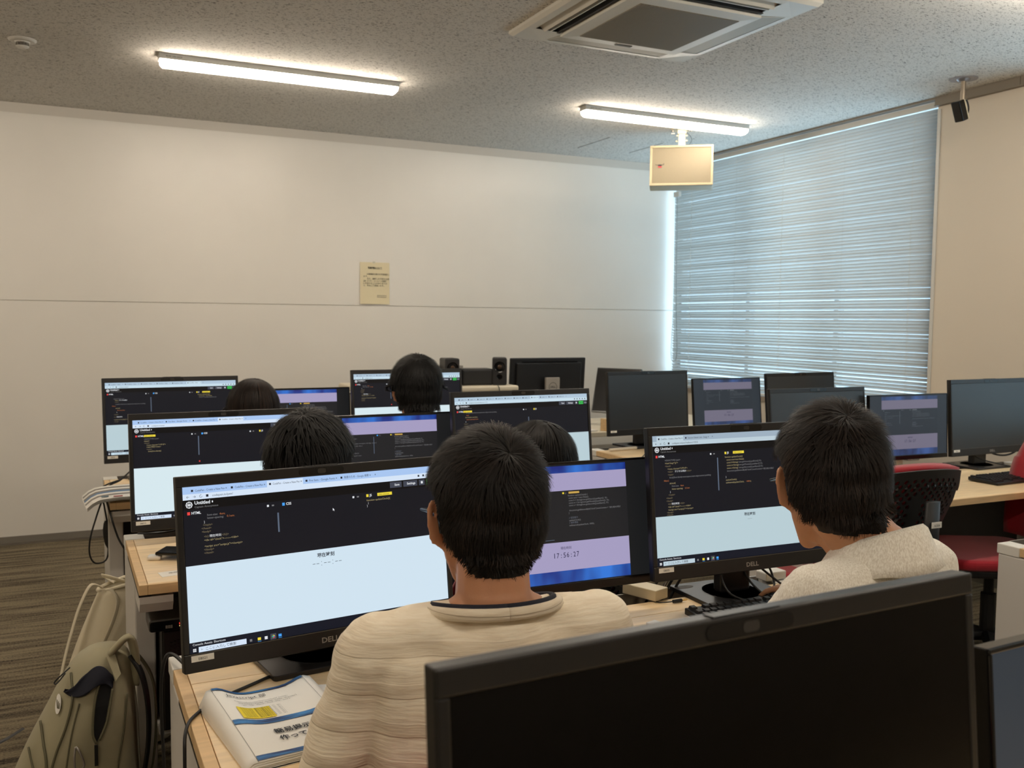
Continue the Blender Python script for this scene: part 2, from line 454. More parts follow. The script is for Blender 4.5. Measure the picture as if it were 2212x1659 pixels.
# hanging loudspeaker on the ceiling bracket
t = thing('ceiling_loudspeaker', 'cream box loudspeaker hanging from the ceiling on a bracket, front right corner', 'speaker', (3.70, 5.17, ZC), R_(-35.7))
MB().lathe([(.075, -.004), (.075, 0)], 24, T=Matrix.Translation((0, 0, 0))).build('ceiling_plate', CREAMP, t)
b = MB().box(-.022, -.012, -.105, .022, .012, -.02).box(-.028, -.02, -.03, .028, .02, -.004)
for z, x in ((-.04, -.03), (-.075, -.034), (-.04, .03), (-.072, .03)): b.lathe([(.006, -.006), (.006, .006)], 8, T=Matrix.Translation((x, 0, z)) @ Matrix.Rotation(PI / 2, 4, 'Y'))
b.build('bracket', CREAMP, t, bev=.002)
b = MB()
for x, y in ((-.06, -.02), (.058, -.02), (.045, -.045)): b.lathe([(.007, -.02), (.007, -.004)], 8, T=Matrix.Translation((x, y, 0)))
b.box(-.07, -.03, -.034, -.045, -.01, -.028)
b.build('wing_nut', SILVER, t)
MB().tube(catmull([(.03, 0, -.02), (.055, 0, -.045), (.062, 0, -.075), (.04, 0, -.11)], 6), .0015, 5).build('wire', CABLE, t)
R0 = (R_(-7), 0, 0)
MB().box(-.203, -.01, -.375, .203, .12, -.11).build('cabinet', SPKC, t, rot=R0, bev=.006)
MB().box(-.203, -.022, -.375, .203, -.01, -.36).box(-.203, -.022, -.125, .203, -.01, -.11).box(-.203, -.022, -.36, -.189, -.01, -.125).box(.189, -.022, -.36, .203, -.01, -.125).build('grille_rim', SPKC, t, rot=R0, bev=.002)
GR = bpy.data.materials.new('speaker_mesh'); GR.use_nodes = True; nt = GR.node_tree; p_ = nt.nodes['Principled BSDF']
p_.inputs['Roughness'].default_value = .7
tc = nt.nodes.new('ShaderNodeTexCoord'); vo = nt.nodes.new('ShaderNodeTexVoronoi'); vo.inputs['Scale'].default_value = 210; vo.inputs['Randomness'].default_value = .12
cr = nt.nodes.new('ShaderNodeValToRGB'); e = cr.color_ramp.elements; e[0].position = .22; e[0].color = (*lin((48, 42, 33)), 1); e[1].position = .42; e[1].color = (*lin((122, 112, 91)), 1)
nt.links.new(tc.outputs['Object'], vo.inputs[0]); nt.links.new(vo.outputs[0], cr.inputs[0]); nt.links.new(cr.outputs[0], p_.inputs['Base Color'])
MB().box(-.189, -.016, -.36, .189, -.008, -.125).build('grille', GR, t, rot=R0)
lg = MB().box(-.150, -.019, -.256, -.126, -.016, -.247, mat('logo_red', (170, 24, 34), .5)).prism([(-.148, -.246), (-.129, -.246), (-.124, -.238), (-.153, -.238)], -.019, -.016, 'y', INK)
lg.tube(catmull([(-.166, -.018, -.232), (-.160, -.018, -.239), (-.139, -.018, -.236), (-.118, -.018, -.239), (-.112, -.018, -.232), (-.118, -.018, -.229)], 4), .0012, 5, INK)
lg.build('logo_badge', INK, t, rot=R0)

# small camera hung from the ceiling
t = thing('security_camera', 'small black camera on a short silver pole under the ceiling by the blind', 'camera', (4.2, 3.437, ZC))
MB().lathe([(.068, -.004), (.068, 0)], 28).lathe([(.024, -.014), (.034, -.004)], 20).build('ceiling_plate', mat('zinc', (150, 150, 155), .35, metal=.8), t)
MB().lathe([(.0125, -.125), (.0125, -.01)], 16).lathe([(.005, -.145), (.009, -.125)], 10, T=Matrix.Translation((.008, 0, 0))).box(.012, -.006, -.105, .022, .006, -.085).build('pole', mat('champagne_metal', (165, 150, 132), .35, metal=.8), t)
o = MB().box(-.03, -.026, -.052, .012, .026, .052).build('camera_body', BLACKG, t, (-.024, -.01, -.165), (0, R_(-22), 0), bev=.005)
MB().box(.012, -.026, -.05, .016, .026, .05).build('back_plate', CREAMP, o)
MB().tube(catmull([(.012, 0, -.09), (.035, 0, -.115), (.045, 0, -.15), (.03, 0, -.185), (.01, 0, -.2)], 6), .0042, 8).build('signal_cable', CABLE, t)

# smoke detector
t = thing('smoke_detector', 'round white smoke detector on the ceiling at the far left', 'smoke detector', (-.13, 4.93, ZC))
MB().lathe([(.052, -.010), (.060, -.004), (.060, 0)], 32).build('base', WHITEP, t, smooth=False)
MB().lathe([(.016, -.040), (.027, -.034), (.028, -.030)], 24).lathe([(.028, -.016), (.034, -.009)], 24).build('sensor_cap', WHITEP, t)
g = MB()
for i in range(14):
    a = 2 * PI * i / 14; g.box(-.001, -.002, -.031, .001, .002, -.015, T=Matrix.Translation((.026 * math.cos(a), .026 * math.sin(a), 0)) @ Matrix.Rotation(a, 4, 'Z'))
g.lathe([(.02, -.031), (.02, -.015)], 16)
g.build('vent_cage', TRIMG, t)

# notice sheet on the board
NX0, NX1, NZ0, NZ1 = 1.882, 2.094, 1.492, 1.782
t = thing('notice_sheet', 'small printed notice taped to the white wall', 'notice', (NX0, YW - .004, NZ0))
nw, nh = NX1 - NX0, NZ1 - NZ0
s = MB()
N = 10
for j in range(N):
    for i in range(N):
        def q(i, j): x = i / N; z = j / N; return (x * nw, -.0015 - .004 * (1 - z) * abs(math.sin(x * 4 + .5)) - (.003 if z < .05 else 0), z * nh)
        s.quad(q(i, j), q(i + 1, j), q(i + 1, j + 1), q(i, j + 1))
s.build('sheet', PAPERC, t, smooth=True, weld=True)
p = MB(); yy = -.0065
put_text(p, '写真撮影について', nw / 2, nh * .85, .0145, INK, yy, 'C', bold=True, maxw=.10)
p.box(nw * .26, yy, nh * .838, nw * .74, yy + .0003, nh * .841, INK)
for k, (ln, ww) in enumerate([('　公開講座の様子を写真撮影し', .165), ('ます。', .03), ('　また、撮影した写真を広報', .165), ('活動（ポスター・ホームページ掲載等）', .168), ('に利用することがありますの', .17), ('で、予めご了承願います。', .15)]):
    put_text(p, ln, .021 + (.012 if ln[0] == '　' else 0), nh * (.70 - .055 * k), .0135, INK, yy, maxw=ww)
p.build('printed_text', INK, t)
p = MB()
for k in range(2):
    for i in range(11): p.box(.122 + i * .0062, yy, nh * (.20 - .035 * k), .1262 + i * .0062, yy + .0003, nh * (.213 - .035 * k))
p.build('small_print', TRIMG, t)
MB().box(.09, -.004, nh - .006, .108, -.003, nh + .006).build('tape', mat('tape', (205, 200, 180), .3), t)

# ================================================================ desks
DT = .72
def desk(x0, x1, y0, y1, label, flap=True):
    """white framed computer desk with wooden top, rear cable channel; x0,x1 sides, y0 front edge, y1 back edge"""
    t = thing('computer_desk', label, 'desk', (x0, y0, 0), 0, 'computer desks in rows')
    W, D = x1 - x0, y1 - y0
    yb = D - .075
    yf = yb - .085 if flap else yb
    MB().box(.022, .012, DT - .026, W - .022, yf - .0012, DT, WOOD).build('tabletop', WOOD, t, bev=.0012)
    if flap: MB().box(.022, yf, DT - .026, W - .022, yb - .001, DT, WOOD).build('rear_flap', WOOD, t, bev=.0012)
    MB().box(0, 0, DT - .026, .0208, yb, DT).box(W - .0208, 0, DT - .026, W, yb, DT).box(.0212, 0, DT - .026, W - .0212, .0115, DT).build('edge_band', WOODE, t, bev=.0012)
    MB().box(.0, .012, DT - .034, .03, yf, DT - .026).box(W - .03, .012, DT - .034, W, yf, DT - .026).build('under_frame', BLACKP, t)
    MB().box(-.002, yb, DT - .03, .054, D, DT + .0015).build('corner_cap', WHITEP, t, bev=.003)
    MB().box(W - .054, yb, DT - .03, W + .002, D, DT + .0015).build('corner_cap', WHITEP, t, bev=.003)
    c = MB().box(.054, D - .006, DT - .09, W - .054, D, DT + .002).box(.054, yb, DT - .09, W - .054, D, DT - .085).box(.054, yb, DT - .03, W - .054, yb + .003, DT - .002)
    c.build('cable_channel', SILVER, t)
    for s in (0, 1):
        a, b = (.0, .052) if s == 0 else (W - .052, W)
        MB().box(a, D - .43, .03, b, D - .004, DT - .03).build('leg_panel', DESKW, t, bev=.004)
        MB().box(a, .03, 0, b, D - .01, .03).build('foot', DESKW, t, bev=.006)
        MB().prism([(.012, DT - .034), (.012, DT - .052), (.03, DT - .078), (.17, DT - .078), (.17, DT - .034)], a + .002 if s == 0 else a - .03, b + .03 if s == 0 else b - .002, 'x').build('support_bracket', DESKW, t)
    MB().box(.06, D - .10, .25, W - .06, D - .085, DT - .10).build('modesty_panel', mat('modesty_dark', (60, 58, 56), .6), t)
    return t
DA = [(.18, 1.70, .17, .77), (.18, 1.70, 1.325, 1.925), (.163, 1.69, 2.478, 3.08), (.147, 1.68, 3.633, 4.235)]
LB = ['computer desk of the nearest row, under the big dark monitor', 'computer desk with the open handout and keyboard, second row from the viewer',
      'computer desk of the middle row with the small white case on its left corner', 'computer desk of the row nearest the white wall, striped booklet on its left end']
for q, lb in zip(DA, LB): desk(*q, lb)
DB = [(2.585, 4.10, 1.325, 1.925), (2.485, 4.20, 2.478, 3.08), (2.483, 4.25, 3.633, 4.235)]
LB = ['window side desk at the right edge, its white end panel facing the aisle', 'window side desk behind the red chairs, with a black keyboard', 'window side desk nearest the white wall, cable hanging over its edge']
for q, lb in zip(DB, LB): desk(*q, lb)

# ================================================================ display contents
C_TEXT = emi('code_grey', (122, 122, 124)); C_TAG = emi('code_tan', (124, 112, 86)); C_YEL = emi('code_yellow', (168, 154, 112))
C_ORG = emi('code_orange', (176, 108, 66)); C_WHT = emi('code_white', (225, 228, 232)); C_GRN = emi('code_green', (90, 170, 110)); C_CMT = emi('code_comment', (96, 100, 110))
E_DARK = emi('editor_dark', (20, 21, 28)); E_DARK2 = emi('editor_header', (12, 11, 12)); E_BTN = emi('editor_button', (66, 70, 82)); E_GREEN = emi('button_green', (60, 190, 84))
E_YEL = emi('badge_yellow', (234, 212, 62)); E_RED = emi('icon_red', (232, 70, 66)); E_BLUE = emi('icon_blue', (70, 160, 240)); E_BAR = emi('scroll_bar', (92, 104, 122))
E_INK = emi('page_ink', (42, 46, 56)); E_TASK = emi('task_bar', (18, 22, 34))
PAGE = {'a': emi('page_white', (208, 227, 240)), 'b': emi('page_dim', (184, 205, 212)), 'c': emi('page_pale', (214, 232, 238))}
TABS = {'a': (emi('tabs_blue', (168, 198, 240)), emi('bar_blue', (213, 228, 246))), 'b': (emi('tabs_grey', (158, 176, 192)), emi('bar_grey', (188, 206, 216))), 'c': (emi('tabs_pale', (176, 198, 216)), emi('bar_pale', (200, 222, 234)))}
SW, SH = .527, .2965
def page(parent, zt, loc, spec):
    """one lit screen: layered panels of a code editor page (1920x1080 layout)"""
    u = SW / 1920
    S = MB(); X = MB()
    def L(k): return -.0004 * k
    def rect(x0, y0, x1, y1, m, k=1):
        y = L(k)
        S.quad((x0 * u - SW / 2, y, zt - y1 * u), (x1 * u - SW / 2, y, zt - y1 * u), (x1 * u - SW / 2, y, zt - y0 * u), (x0 * u - SW / 2, y, zt - y0 * u), m)
    def tx(s, x, y, h, m, align='L', bold=False, maxw=None, k=3):
        put_text(X, s, x * u - SW / 2, zt - y * u, h * u * 1.25, m, L(k), align, bold=bold, maxw=maxw * u if maxw else None)
    pal = spec['pal']; tabm, barm = TABS[spec.get('tabs', pal)]; pg = PAGE[pal]
    rect(0, 0, 1920, 1080, E_DARK, 0)
    rect(0, 0, 1920, 48, tabm); rect(0, 48, 1920, 86, barm)
    tw = spec['tw']
    for i, s in enumerate(spec['tab']):
        x = 48 + i * tw
        if i == spec['act']: rect(x - 8, 6, x + tw - 12, 48, barm, 2)
        rect(x + 6, 20, x + 20, 34, E_INK, 3)
        tx(s, x + 32, 34, 16, E_INK, maxw=tw - 70); tx('×', x + tw - 32, 35, 18, E_INK)
    tx('+', 56 + len(spec['tab']) * tw, 35, 20, E_INK)
    tx('←', 20, 75, 20, E_INK); tx('→', 62, 75, 20, E_INK); tx('↻', 104, 75, 20, E_INK)
    tx(spec['url'], 190, 74, 17, E_INK); rect(150, 58, 166, 74, E_INK, 2)
    for i in range(5): rect(1720 + 40 * i, 58, 1734 + 40 * i, 72, E_INK, 2)
    rect(0, 86, 1920, 150, E_DARK2, .5)
    # site emblem: ring with crossed lines
    cx, cy = 38, 118
    for i in range(8):
        a, b = 2 * PI * i / 8, 2 * PI * (i + 1) / 8
        X.add([((cx + r * math.cos(t)) * u - SW / 2, L(3), zt - (cy + r * math.sin(t)) * u) for r, t in ((23, a), (23, b), (18, b), (18, a))], [(0, 1, 2, 3)], C_WHT)
    for dx, dy in ((1, 0), (0, 1), (.7, .5), (-.7, .5)):
        nx, ny = -dy * 2, dx * 2
        X.add([((cx + s * dx * 20 + t * nx) * u - SW / 2, L(3), zt - (cy + s * dy * 20 + t * ny) * u) for s, t in ((-1, -1), (1, -1), (1, 1), (-1, 1))], [(0, 1, 2, 3)], C_WHT)
    tx('Untitled', 72, 118, 25, C_WHT, bold=True); rect(186, 102, 194, 114, C_WHT, 2); tx('Captain Anonymous', 72, 141, 15, C_TEXT)
    if spec.get('btn', True):
        rect(1488, 94, 1584, 136, E_BTN); tx('Save', 1524, 122, 18, C_WHT, bold=True)
        rect(1598, 94, 1714, 136, E_BTN); tx('Settings', 1626, 122, 18, C_WHT, bold=True); rect(1728, 94, 1776, 136, E_BTN); rect(1744, 106, 1760, 124, C_WHT, 2)
        rect(1790, 94, 1860, 136, E_GREEN); tx('Sign Up', 1800, 121, 15, E_INK, bold=True); rect(1868, 94, 1912, 136, E_BTN); tx('Log In', 1872, 121, 13, C_WHT)
    xs = spec['cols']; W0 = spec['white']
    def head(x, ico, s, badge=False):
        rect(x + 24, 164, x + 42, 184, ico, 2); tx(s, x + 50, 181, 19, C_WHT, bold=True)
        if badge: rect(x + 112, 162, x + 230, 184, E_YEL, 2); tx('Edits unsaved', x + 122, 179, 12, E_INK)
    head(0, E_RED, 'HTML', spec.get('hb', False))
    if xs[1] - xs[0] > 100: head(xs[0], E_BLUE, 'CSS'); rect(xs[1] - 84, 168, xs[1] - 70, 182, C_WHT, 2); rect(xs[1] - 50, 170, xs[1] - 34, 180, C_TEXT, 2)
    head(xs[1], E_YEL, 'JS', spec.get('jb', False))
    rect(xs[0] - 84, 168, xs[0] - 70, 182, C_WHT, 2); rect(xs[0] - 50, 170, xs[0] - 34, 180, C_TEXT, 2)
    rect(xs[0] - 14, spec.get('sb', 250), xs[0] - 3, spec.get('sb', 250) + spec.get('sbl', 170), E_BAR, 2)
    if spec.get('dot'): 
        X.add([((xs[0] - 4 + 8 * math.cos(2 * PI * i / 8)) * u - SW / 2, L(3), zt - (W0 - 40 + 8 * math.sin(2 * PI * i / 8)) * u) for i in range(8)], [tuple(range(8))], E_RED)
    for x, y, s, m in spec['html']: tx(s, x, y, 15.5, m)
    for x, y, s, m in spec['js']: tx(s, x + xs[1], y, 15.5, m)
    rect(0, W0, 1920, 1010, pg); rect(0, 1010, 1920, 1080, E_TASK, .5)
    if spec.get('title'):
        tx('現在時刻', 960, W0 + 52, spec['title'], E_INK, 'C', bold=True)
        if spec.get('dash'):
            for i in (0, 1, 3, 4, 6, 7):
                x = 860 + i * 28; rect(x, W0 + 96, x + 20, W0 + 99, E_INK, 2)
            for i in (2, 5):
                x = 868 + i * 28; rect(x, W0 + 84, x + 4, W0 + 88, E_INK, 2); rect(x, W0 + 108, x + 4, W0 + 112, E_INK, 2)
        else:
            for i in range(8): rect(938 + i * 6, W0 + 82, 942 + i * 6, W0 + 84, E_INK, 2)
    tx('Console', 18, 1031, 16, C_WHT); tx('Assets', 92, 1031, 16, C_WHT); tx('Shortcuts', 154, 1031, 16, C_WHT)
    for i in range(2):
        for j in range(2): rect(20 + 11 * i, 1050 + 11 * j, 29 + 11 * i, 1059 + 11 * j, C_WHT, 2)
    rect(56, 1043, 370, 1078, barm); tx('ここに入力して検索', 98, 1068, 18, E_INK)
    X.add([((76 + r * math.cos(t)) * u - SW / 2, L(3), zt - (1058 + r * math.sin(t)) * u) for r, t in ((8, 0), (8, 2), (8, 4), (5, 4), (5, 2), (5, 0))], [(0, 1, 4, 5), (1, 2, 3, 4)], E_INK)
    rect(392, 1052, 408, 1068, C_TEXT, 2); rect(446, 1050, 468, 1068, E_YEL, 2); rect(446, 1074, 470, 1077, E_BLUE, 2); rect(494, 1050, 514, 1070, C_WHT, 2)
    rect(534, 1040, 574, 1080, E_BTN, 1); X.add([((554 + 11 * math.cos(2 * PI * i / 9)) * u - SW / 2, L(3), zt - (1060 + 11 * math.sin(2 * PI * i / 9)) * u) for i in range(9)], [(0, 1, 2, 3)], E_RED)
    X.add([((554 + 11 * math.cos(2 * PI * i / 9)) * u - SW / 2, L(3), zt - (1060 + 11 * math.sin(2 * PI * i / 9)) * u) for i in range(9)], [(3, 4, 5, 6)], E_GREEN)
    X.add([((554 + 11 * math.cos(2 * PI * i / 9)) * u - SW / 2, L(3), zt - (1060 + 11 * math.sin(2 * PI * i / 9)) * u) for i in range(9)], [(6, 7, 8, 0)], E_YEL)
    rect(550, 1056, 558, 1064, E_BLUE, 3); rect(590, 1050, 612, 1068, E_BLUE, 2); rect(590, 1074, 614, 1077, E_BLUE, 2)
    if spec.get('ptr'):
        x, y = spec['ptr']; X.add([((x + a) * u - SW / 2, L(4), zt - (y + b) * u) for a, b in ((0, 0), (0, 20), (5, 15), (9, 23), (12, 21), (8, 14), (14, 14))], [(0, 1, 2, 3, 4, 5, 6)], C_WHT)
    sc = S.build('screen', E_DARK, parent, *loc)
    tag(X.build('screen_text', C_TEXT, sc), kind='stuff')
    return sc
Y, O, T_, G, Wh, Gn, Cm = C_YEL, C_ORG, C_TAG, C_TEXT, C_WHT, C_GRN, C_CMT
HT = [(110, 214, '<!DOCTYPE html>', G), (110, 238, '<html lang="ja">', Y), (110, 262, '<head>', T_), (134, 286, '<meta charset="UTF-8">', Y), (134, 310, '<title>', T_), (204, 310, 'デジタル時計', Wh), (316, 310, '</title>', T_),
      (134, 334, '<style>', T_), (150, 358, 'body{font-family:monospace;text-align:center;padding:', G), (94, 382, '50px;}', O), (150, 406, '#clock{', Y), (170, 430, 'font-size:', G), (256, 430, '4em', O), (170, 454, 'letter-spacing:', Y), (300, 454, '0.1em', O),
      (150, 478, '}', Wh), (134, 502, '</style>', T_), (110, 528, '</head>', T_), (110, 552, '</body>', T_), (124, 578, '<h2>', T_), (160, 578, '現在時刻', Wh), (244, 578, '</h2>', T_), (124, 602, '<div id="clock">--:--:--</div>', Y), (124, 626, '<script src="script.js"></script>', Y), (110, 648, '</body>', T_), (110, 668, '</html>', T_)]
def hshift(lo, dy, top, bot): return [(x, y + dy, s, m) for x, y, s, m in HT if y >= lo and top < y + dy < bot]
HS = [(150, 200, 'font-size:', G), (232, 200, '4em;', O), (150, 220, 'letter-spacing:', G), (280, 220, '0.1em;', O), (128, 244, '}', Wh), (120, 264, '</style>', T_), (110, 286, '</head>', T_), (110, 308, '<body>', T_),
      (124, 340, '<h2>', T_), (160, 340, '現在時刻', Wh), (240, 340, '</h2>', T_), (124, 364, '<div id="clock">--:--:--</div>', Y), (124, 404, '<script src="script.js"></script>', Y), (120, 426, '</body>', T_), (120, 448, '</html>', T_)]
JS = [(24, 216, 'function updateClock(){', Y), (40, 240, 'const now=new Date();', Y), (40, 264, 'const h=String(', Y), (165, 264, "now.getHours()).padStart(2,'0');", G), (40, 288, 'const m=String(', Y), (165, 288, "now.getMinutes()).padStart(2,'0');", G),
      (40, 312, 'const s=String(', Y), (165, 312, "now.getSeconds()).padStart(2,'0');", G), (40, 336, 'document.getElementById("clock").textContent=`${h}:${m}:${s}`', G), (24, 386, '}', Wh), (24, 412, 'updateClock();', Y), (24, 436, 'setInterval(updateClock,', Y), (240, 436, '1000', O), (282, 436, ');', Y)]
CP = 'CodePen - Create a New Pen'
SPEC = {
 'M1A': dict(pal='a', tabs='a', tab=[CP, CP, CP, 'Fira Sans - Google Fonts', '角度のため - Google 検索'], act=2, tw=262, url='codepen.io/pen/', cols=(640, 1270), white=516, html=HS, js=[(24, 214, 'function updateClock(){', Y), (34, 234, '|', Wh), (24, 254, '}', Wh)], jb=True, title=26, dash=True, ptr=(1030, 236), sb=228, sbl=132),
 'M1B': dict(pal='b', tabs='b', tab=[CP, 'Selection Default Code - Design'], act=0, tw=270, url='codepen.io/pen/?editors=1010', cols=(656, 700), white=672, html=HT, js=JS, jb=True, title=24, sb=210, sbl=280),
 'M2A': dict(pal='c', tabs='a', tab=[CP, 'Fira Sans - Google Fonts', CP, CP], act=3, tw=286, url='codepen.io/pen/', cols=(690, 1330), white=520, html=HT[:1] + [(110, 236, '<html>', Y), (110, 258, '<head>', T_), (134, 280, '<meta charset="UTF-8">', Y), (134, 302, '<title>時計</title>', Y), (134, 326, '<style>', T_), (150, 348, 'body{font-family}', Y)], js=[], hb=True, dot=True, sb=200, sbl=210),
 'M2B': dict(pal='b', tabs='c', tab=['CodePen - C'] * 12, act=8, tw=128, url='codepen.io/pen/?editors=1111', cols=(1035, 1080), white=500, html=[(150, 196, 'body{font-family:monospace;text-align:center;padding:', G), (150, 224, 'top;}', O), (136, 250, '#clock{font-size:4em;', Y), (150, 276, 'letter-spacing:0.1em;', O), (136, 304, '}', Wh), (110, 330, '</style>', T_), (110, 356, '</head>', T_), (110, 382, '<body>', T_), (124, 430, '<h2>', T_), (160, 430, '現在時刻', Wh), (244, 430, '</h2>', T_), (124, 460, '<div id="clock">--:--:--</div>', Y)], js=[], hb=True, sb=270, sbl=180),
 'M3A': dict(pal='b', tabs='c', tab=['CodePen - New'] * 6, act=5, tw=226, url='codepen.io/pen/', cols=(650, 1290), white=632, html=[(110, 250, '<!DOCTYPE html>', G), (130, 272, '<title>', Y), (190, 272, 'デジタル時計', Wh), (130, 298, '<style>', T_), (140, 330, 'body{font-family:monospace;text-align:center;padding:', G), (90, 356, '50px;}', O), (140, 390, '#clock{', Y), (160, 420, 'font-size:4em;', O), (150, 450, '}', Wh), (110, 484, '</style>', T_), (110, 520, '<h2>', T_), (150, 520, '現在時刻', Wh), (110, 560, '<script src="script.js"></script>', Y), (110, 590, '</body>', T_)], js=[(40, 216, 'function updateClock(){', Y), (60, 240, 'const now = new Date();', Y), (60, 262, 'const h = String(now.getHours());', G)], jb=True, sb=230, sbl=220),
 'M3B': dict(pal='c', tabs='c', tab=['CodePen - C'] * 8, act=7, tw=170, url='codepen.io/pen/', cols=(650, 1280), white=560, html=HS, js=[(40, 230, "now.getMinutes()).padStart(2,'0');", G), (40, 256, "document.getElementById('clock').textContent", G)], dot=True, sb=250, sbl=170),
}
# shared centre display: slide with blue bars, lavender page and clock
def grad(name, c0, c1, s):
    m = bpy.data.materials.new(name); m.use_nodes = True; nt = m.node_tree; b = nt.nodes['Principled BSDF']
    b.inputs['Base Color'].default_value = (.006, .006, .01, 1); b.inputs['Roughness'].default_value = .4
    tc = nt.nodes.new('ShaderNodeTexCoord'); mp = nt.nodes.new('ShaderNodeMapping'); mp.inputs['Scale'].default_value = (5, 1, 1.6)
    n = nt.nodes.new('ShaderNodeTexNoise'); n.inputs['Scale'].default_value = 3; cr = nt.nodes.new('ShaderNodeValToRGB')
    e = cr.color_ramp.elements; e[0].position = .36; e[0].color = (*lin(c0), 1); e[1].position = .66; e[1].color = (*lin(c1), 1)
    nt.links.new(tc.outputs['Object'], mp.inputs[0]); nt.links.new(mp.outputs[0], n.inputs['Vector']); nt.links.new(n.outputs[0], cr.inputs[0])
    nt.links.new(cr.outputs[0], b.inputs['Emission Color']); b.inputs['Emission Strength'].default_value = s
    return m
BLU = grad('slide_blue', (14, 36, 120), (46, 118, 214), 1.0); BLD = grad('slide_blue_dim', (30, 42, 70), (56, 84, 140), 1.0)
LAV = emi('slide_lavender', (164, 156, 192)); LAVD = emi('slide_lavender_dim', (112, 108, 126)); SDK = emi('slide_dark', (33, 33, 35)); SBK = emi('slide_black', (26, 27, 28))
SDD = emi('slide_dark_haze', (46, 52, 58)); SBD = emi('slide_black_haze', (48, 54, 60)); NAVY = emi('slide_ink', (28, 24, 60)); SGY = emi('slide_grey', (92, 96, 102))  # dim display darks: off-axis glow and reflection put into the emission colour as grey
def slide(parent, w, h, zt, loc, dim):
    S = MB(); X = MB()
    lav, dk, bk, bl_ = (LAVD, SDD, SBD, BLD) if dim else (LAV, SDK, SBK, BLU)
    def r(x0, y0, x1, y1, m, k=1): S.quad(((x0 - .5) * w, -.0004 * k, zt - y1 * h), ((x1 - .5) * w, -.0004 * k, zt - y1 * h), ((x1 - .5) * w, -.0004 * k, zt - y0 * h), ((x0 - .5) * w, -.0004 * k, zt - y0 * h), m)
    def tx(s, x, y, sz, m, al='L', mw=None): put_text(X, s, (x - .5) * w, zt - y * h, sz * h, m, -.0014, al, maxw=mw and mw * w)
    r(0, 0, 1, 1, bk, 0)
    a, b = .145, .875
    r(a, .015, b, .075, bl_); r(a, .075, b, .225, lav); r(a, .225, b, .655, dk); r(a, .655, b, .895, lav); r(a, .895, b, .995, bl_)
    g1, g2 = (SGY, SGY) if dim else (C_TEXT, C_YEL)
    for i, (s, ww) in enumerate([('function updateClock() {', .12), (' const now = new Date();', .13), (" const h = String(now.getHours()).padStart(2, '0');", .26), (" const m = String(now.getMinutes()).padStart(2, '0');", .27), (" const s = String(now.getSeconds()).padStart(2, '0');", .27), ('', 0), (' document.getElementById("clock").textContent = `${h}:${m}:${s}`', .33), ('}', .01), ('', 0), ('// 初回実行', .05), ('updateClock();', .07), ('// 毎秒更新', .05), ('setInterval(updateClock, 1000);', .16)]):
        if s: tx(s, .535, .275 + .021 * i, .019, Cm if s[0] == '/' else g1, mw=ww)
    for i, (s, ww) in enumerate([('<title>時計</title>', .07), ('<style>', .04), (' body { font-family: monospace; text-align: center; }', .22), (' #clock { font-size: 4em; }', .12), ('</style>', .04), ('<body>', .03), (' <h2>現在時刻</h2>', .08), (' <div id="clock"></div>', .1), ('</body>', .04)]):
        tx(s, .18, .28 + .03 * i, .018, g1, mw=ww)
    for x, m in ((.165, E_RED), (.40, E_BLUE), (.505, E_YEL)): r(x, .238, x + .010, .252, SGY if dim else m, 2)
    tx('CSS', .415, .252, .016, g1); tx('JS', .52, .252, .016, g1)
    r(.54, .236, .60, .253, emi('badge_tan', (196, 160, 80)) if not dim else SGY, 2); r(.375, .26, .379, .47, SGY if dim else E_BAR, 2)
    tx('現在時刻', .51, .715, .026, NAVY, 'C')
    for i, ch in enumerate('17:56:27'): tx(ch, .51 + (i - 3.5) * .0185, .785, .060, NAVY, 'C', mw=None if ch in '1:' else .0125)
    if not dim: r(.40, .63, .45, .634, E_BAR, 2)
    sc = S.build('screen', bk, parent, *loc)
    tag(X.build('screen_text', C_TEXT, sc), kind='stuff')
    return sc

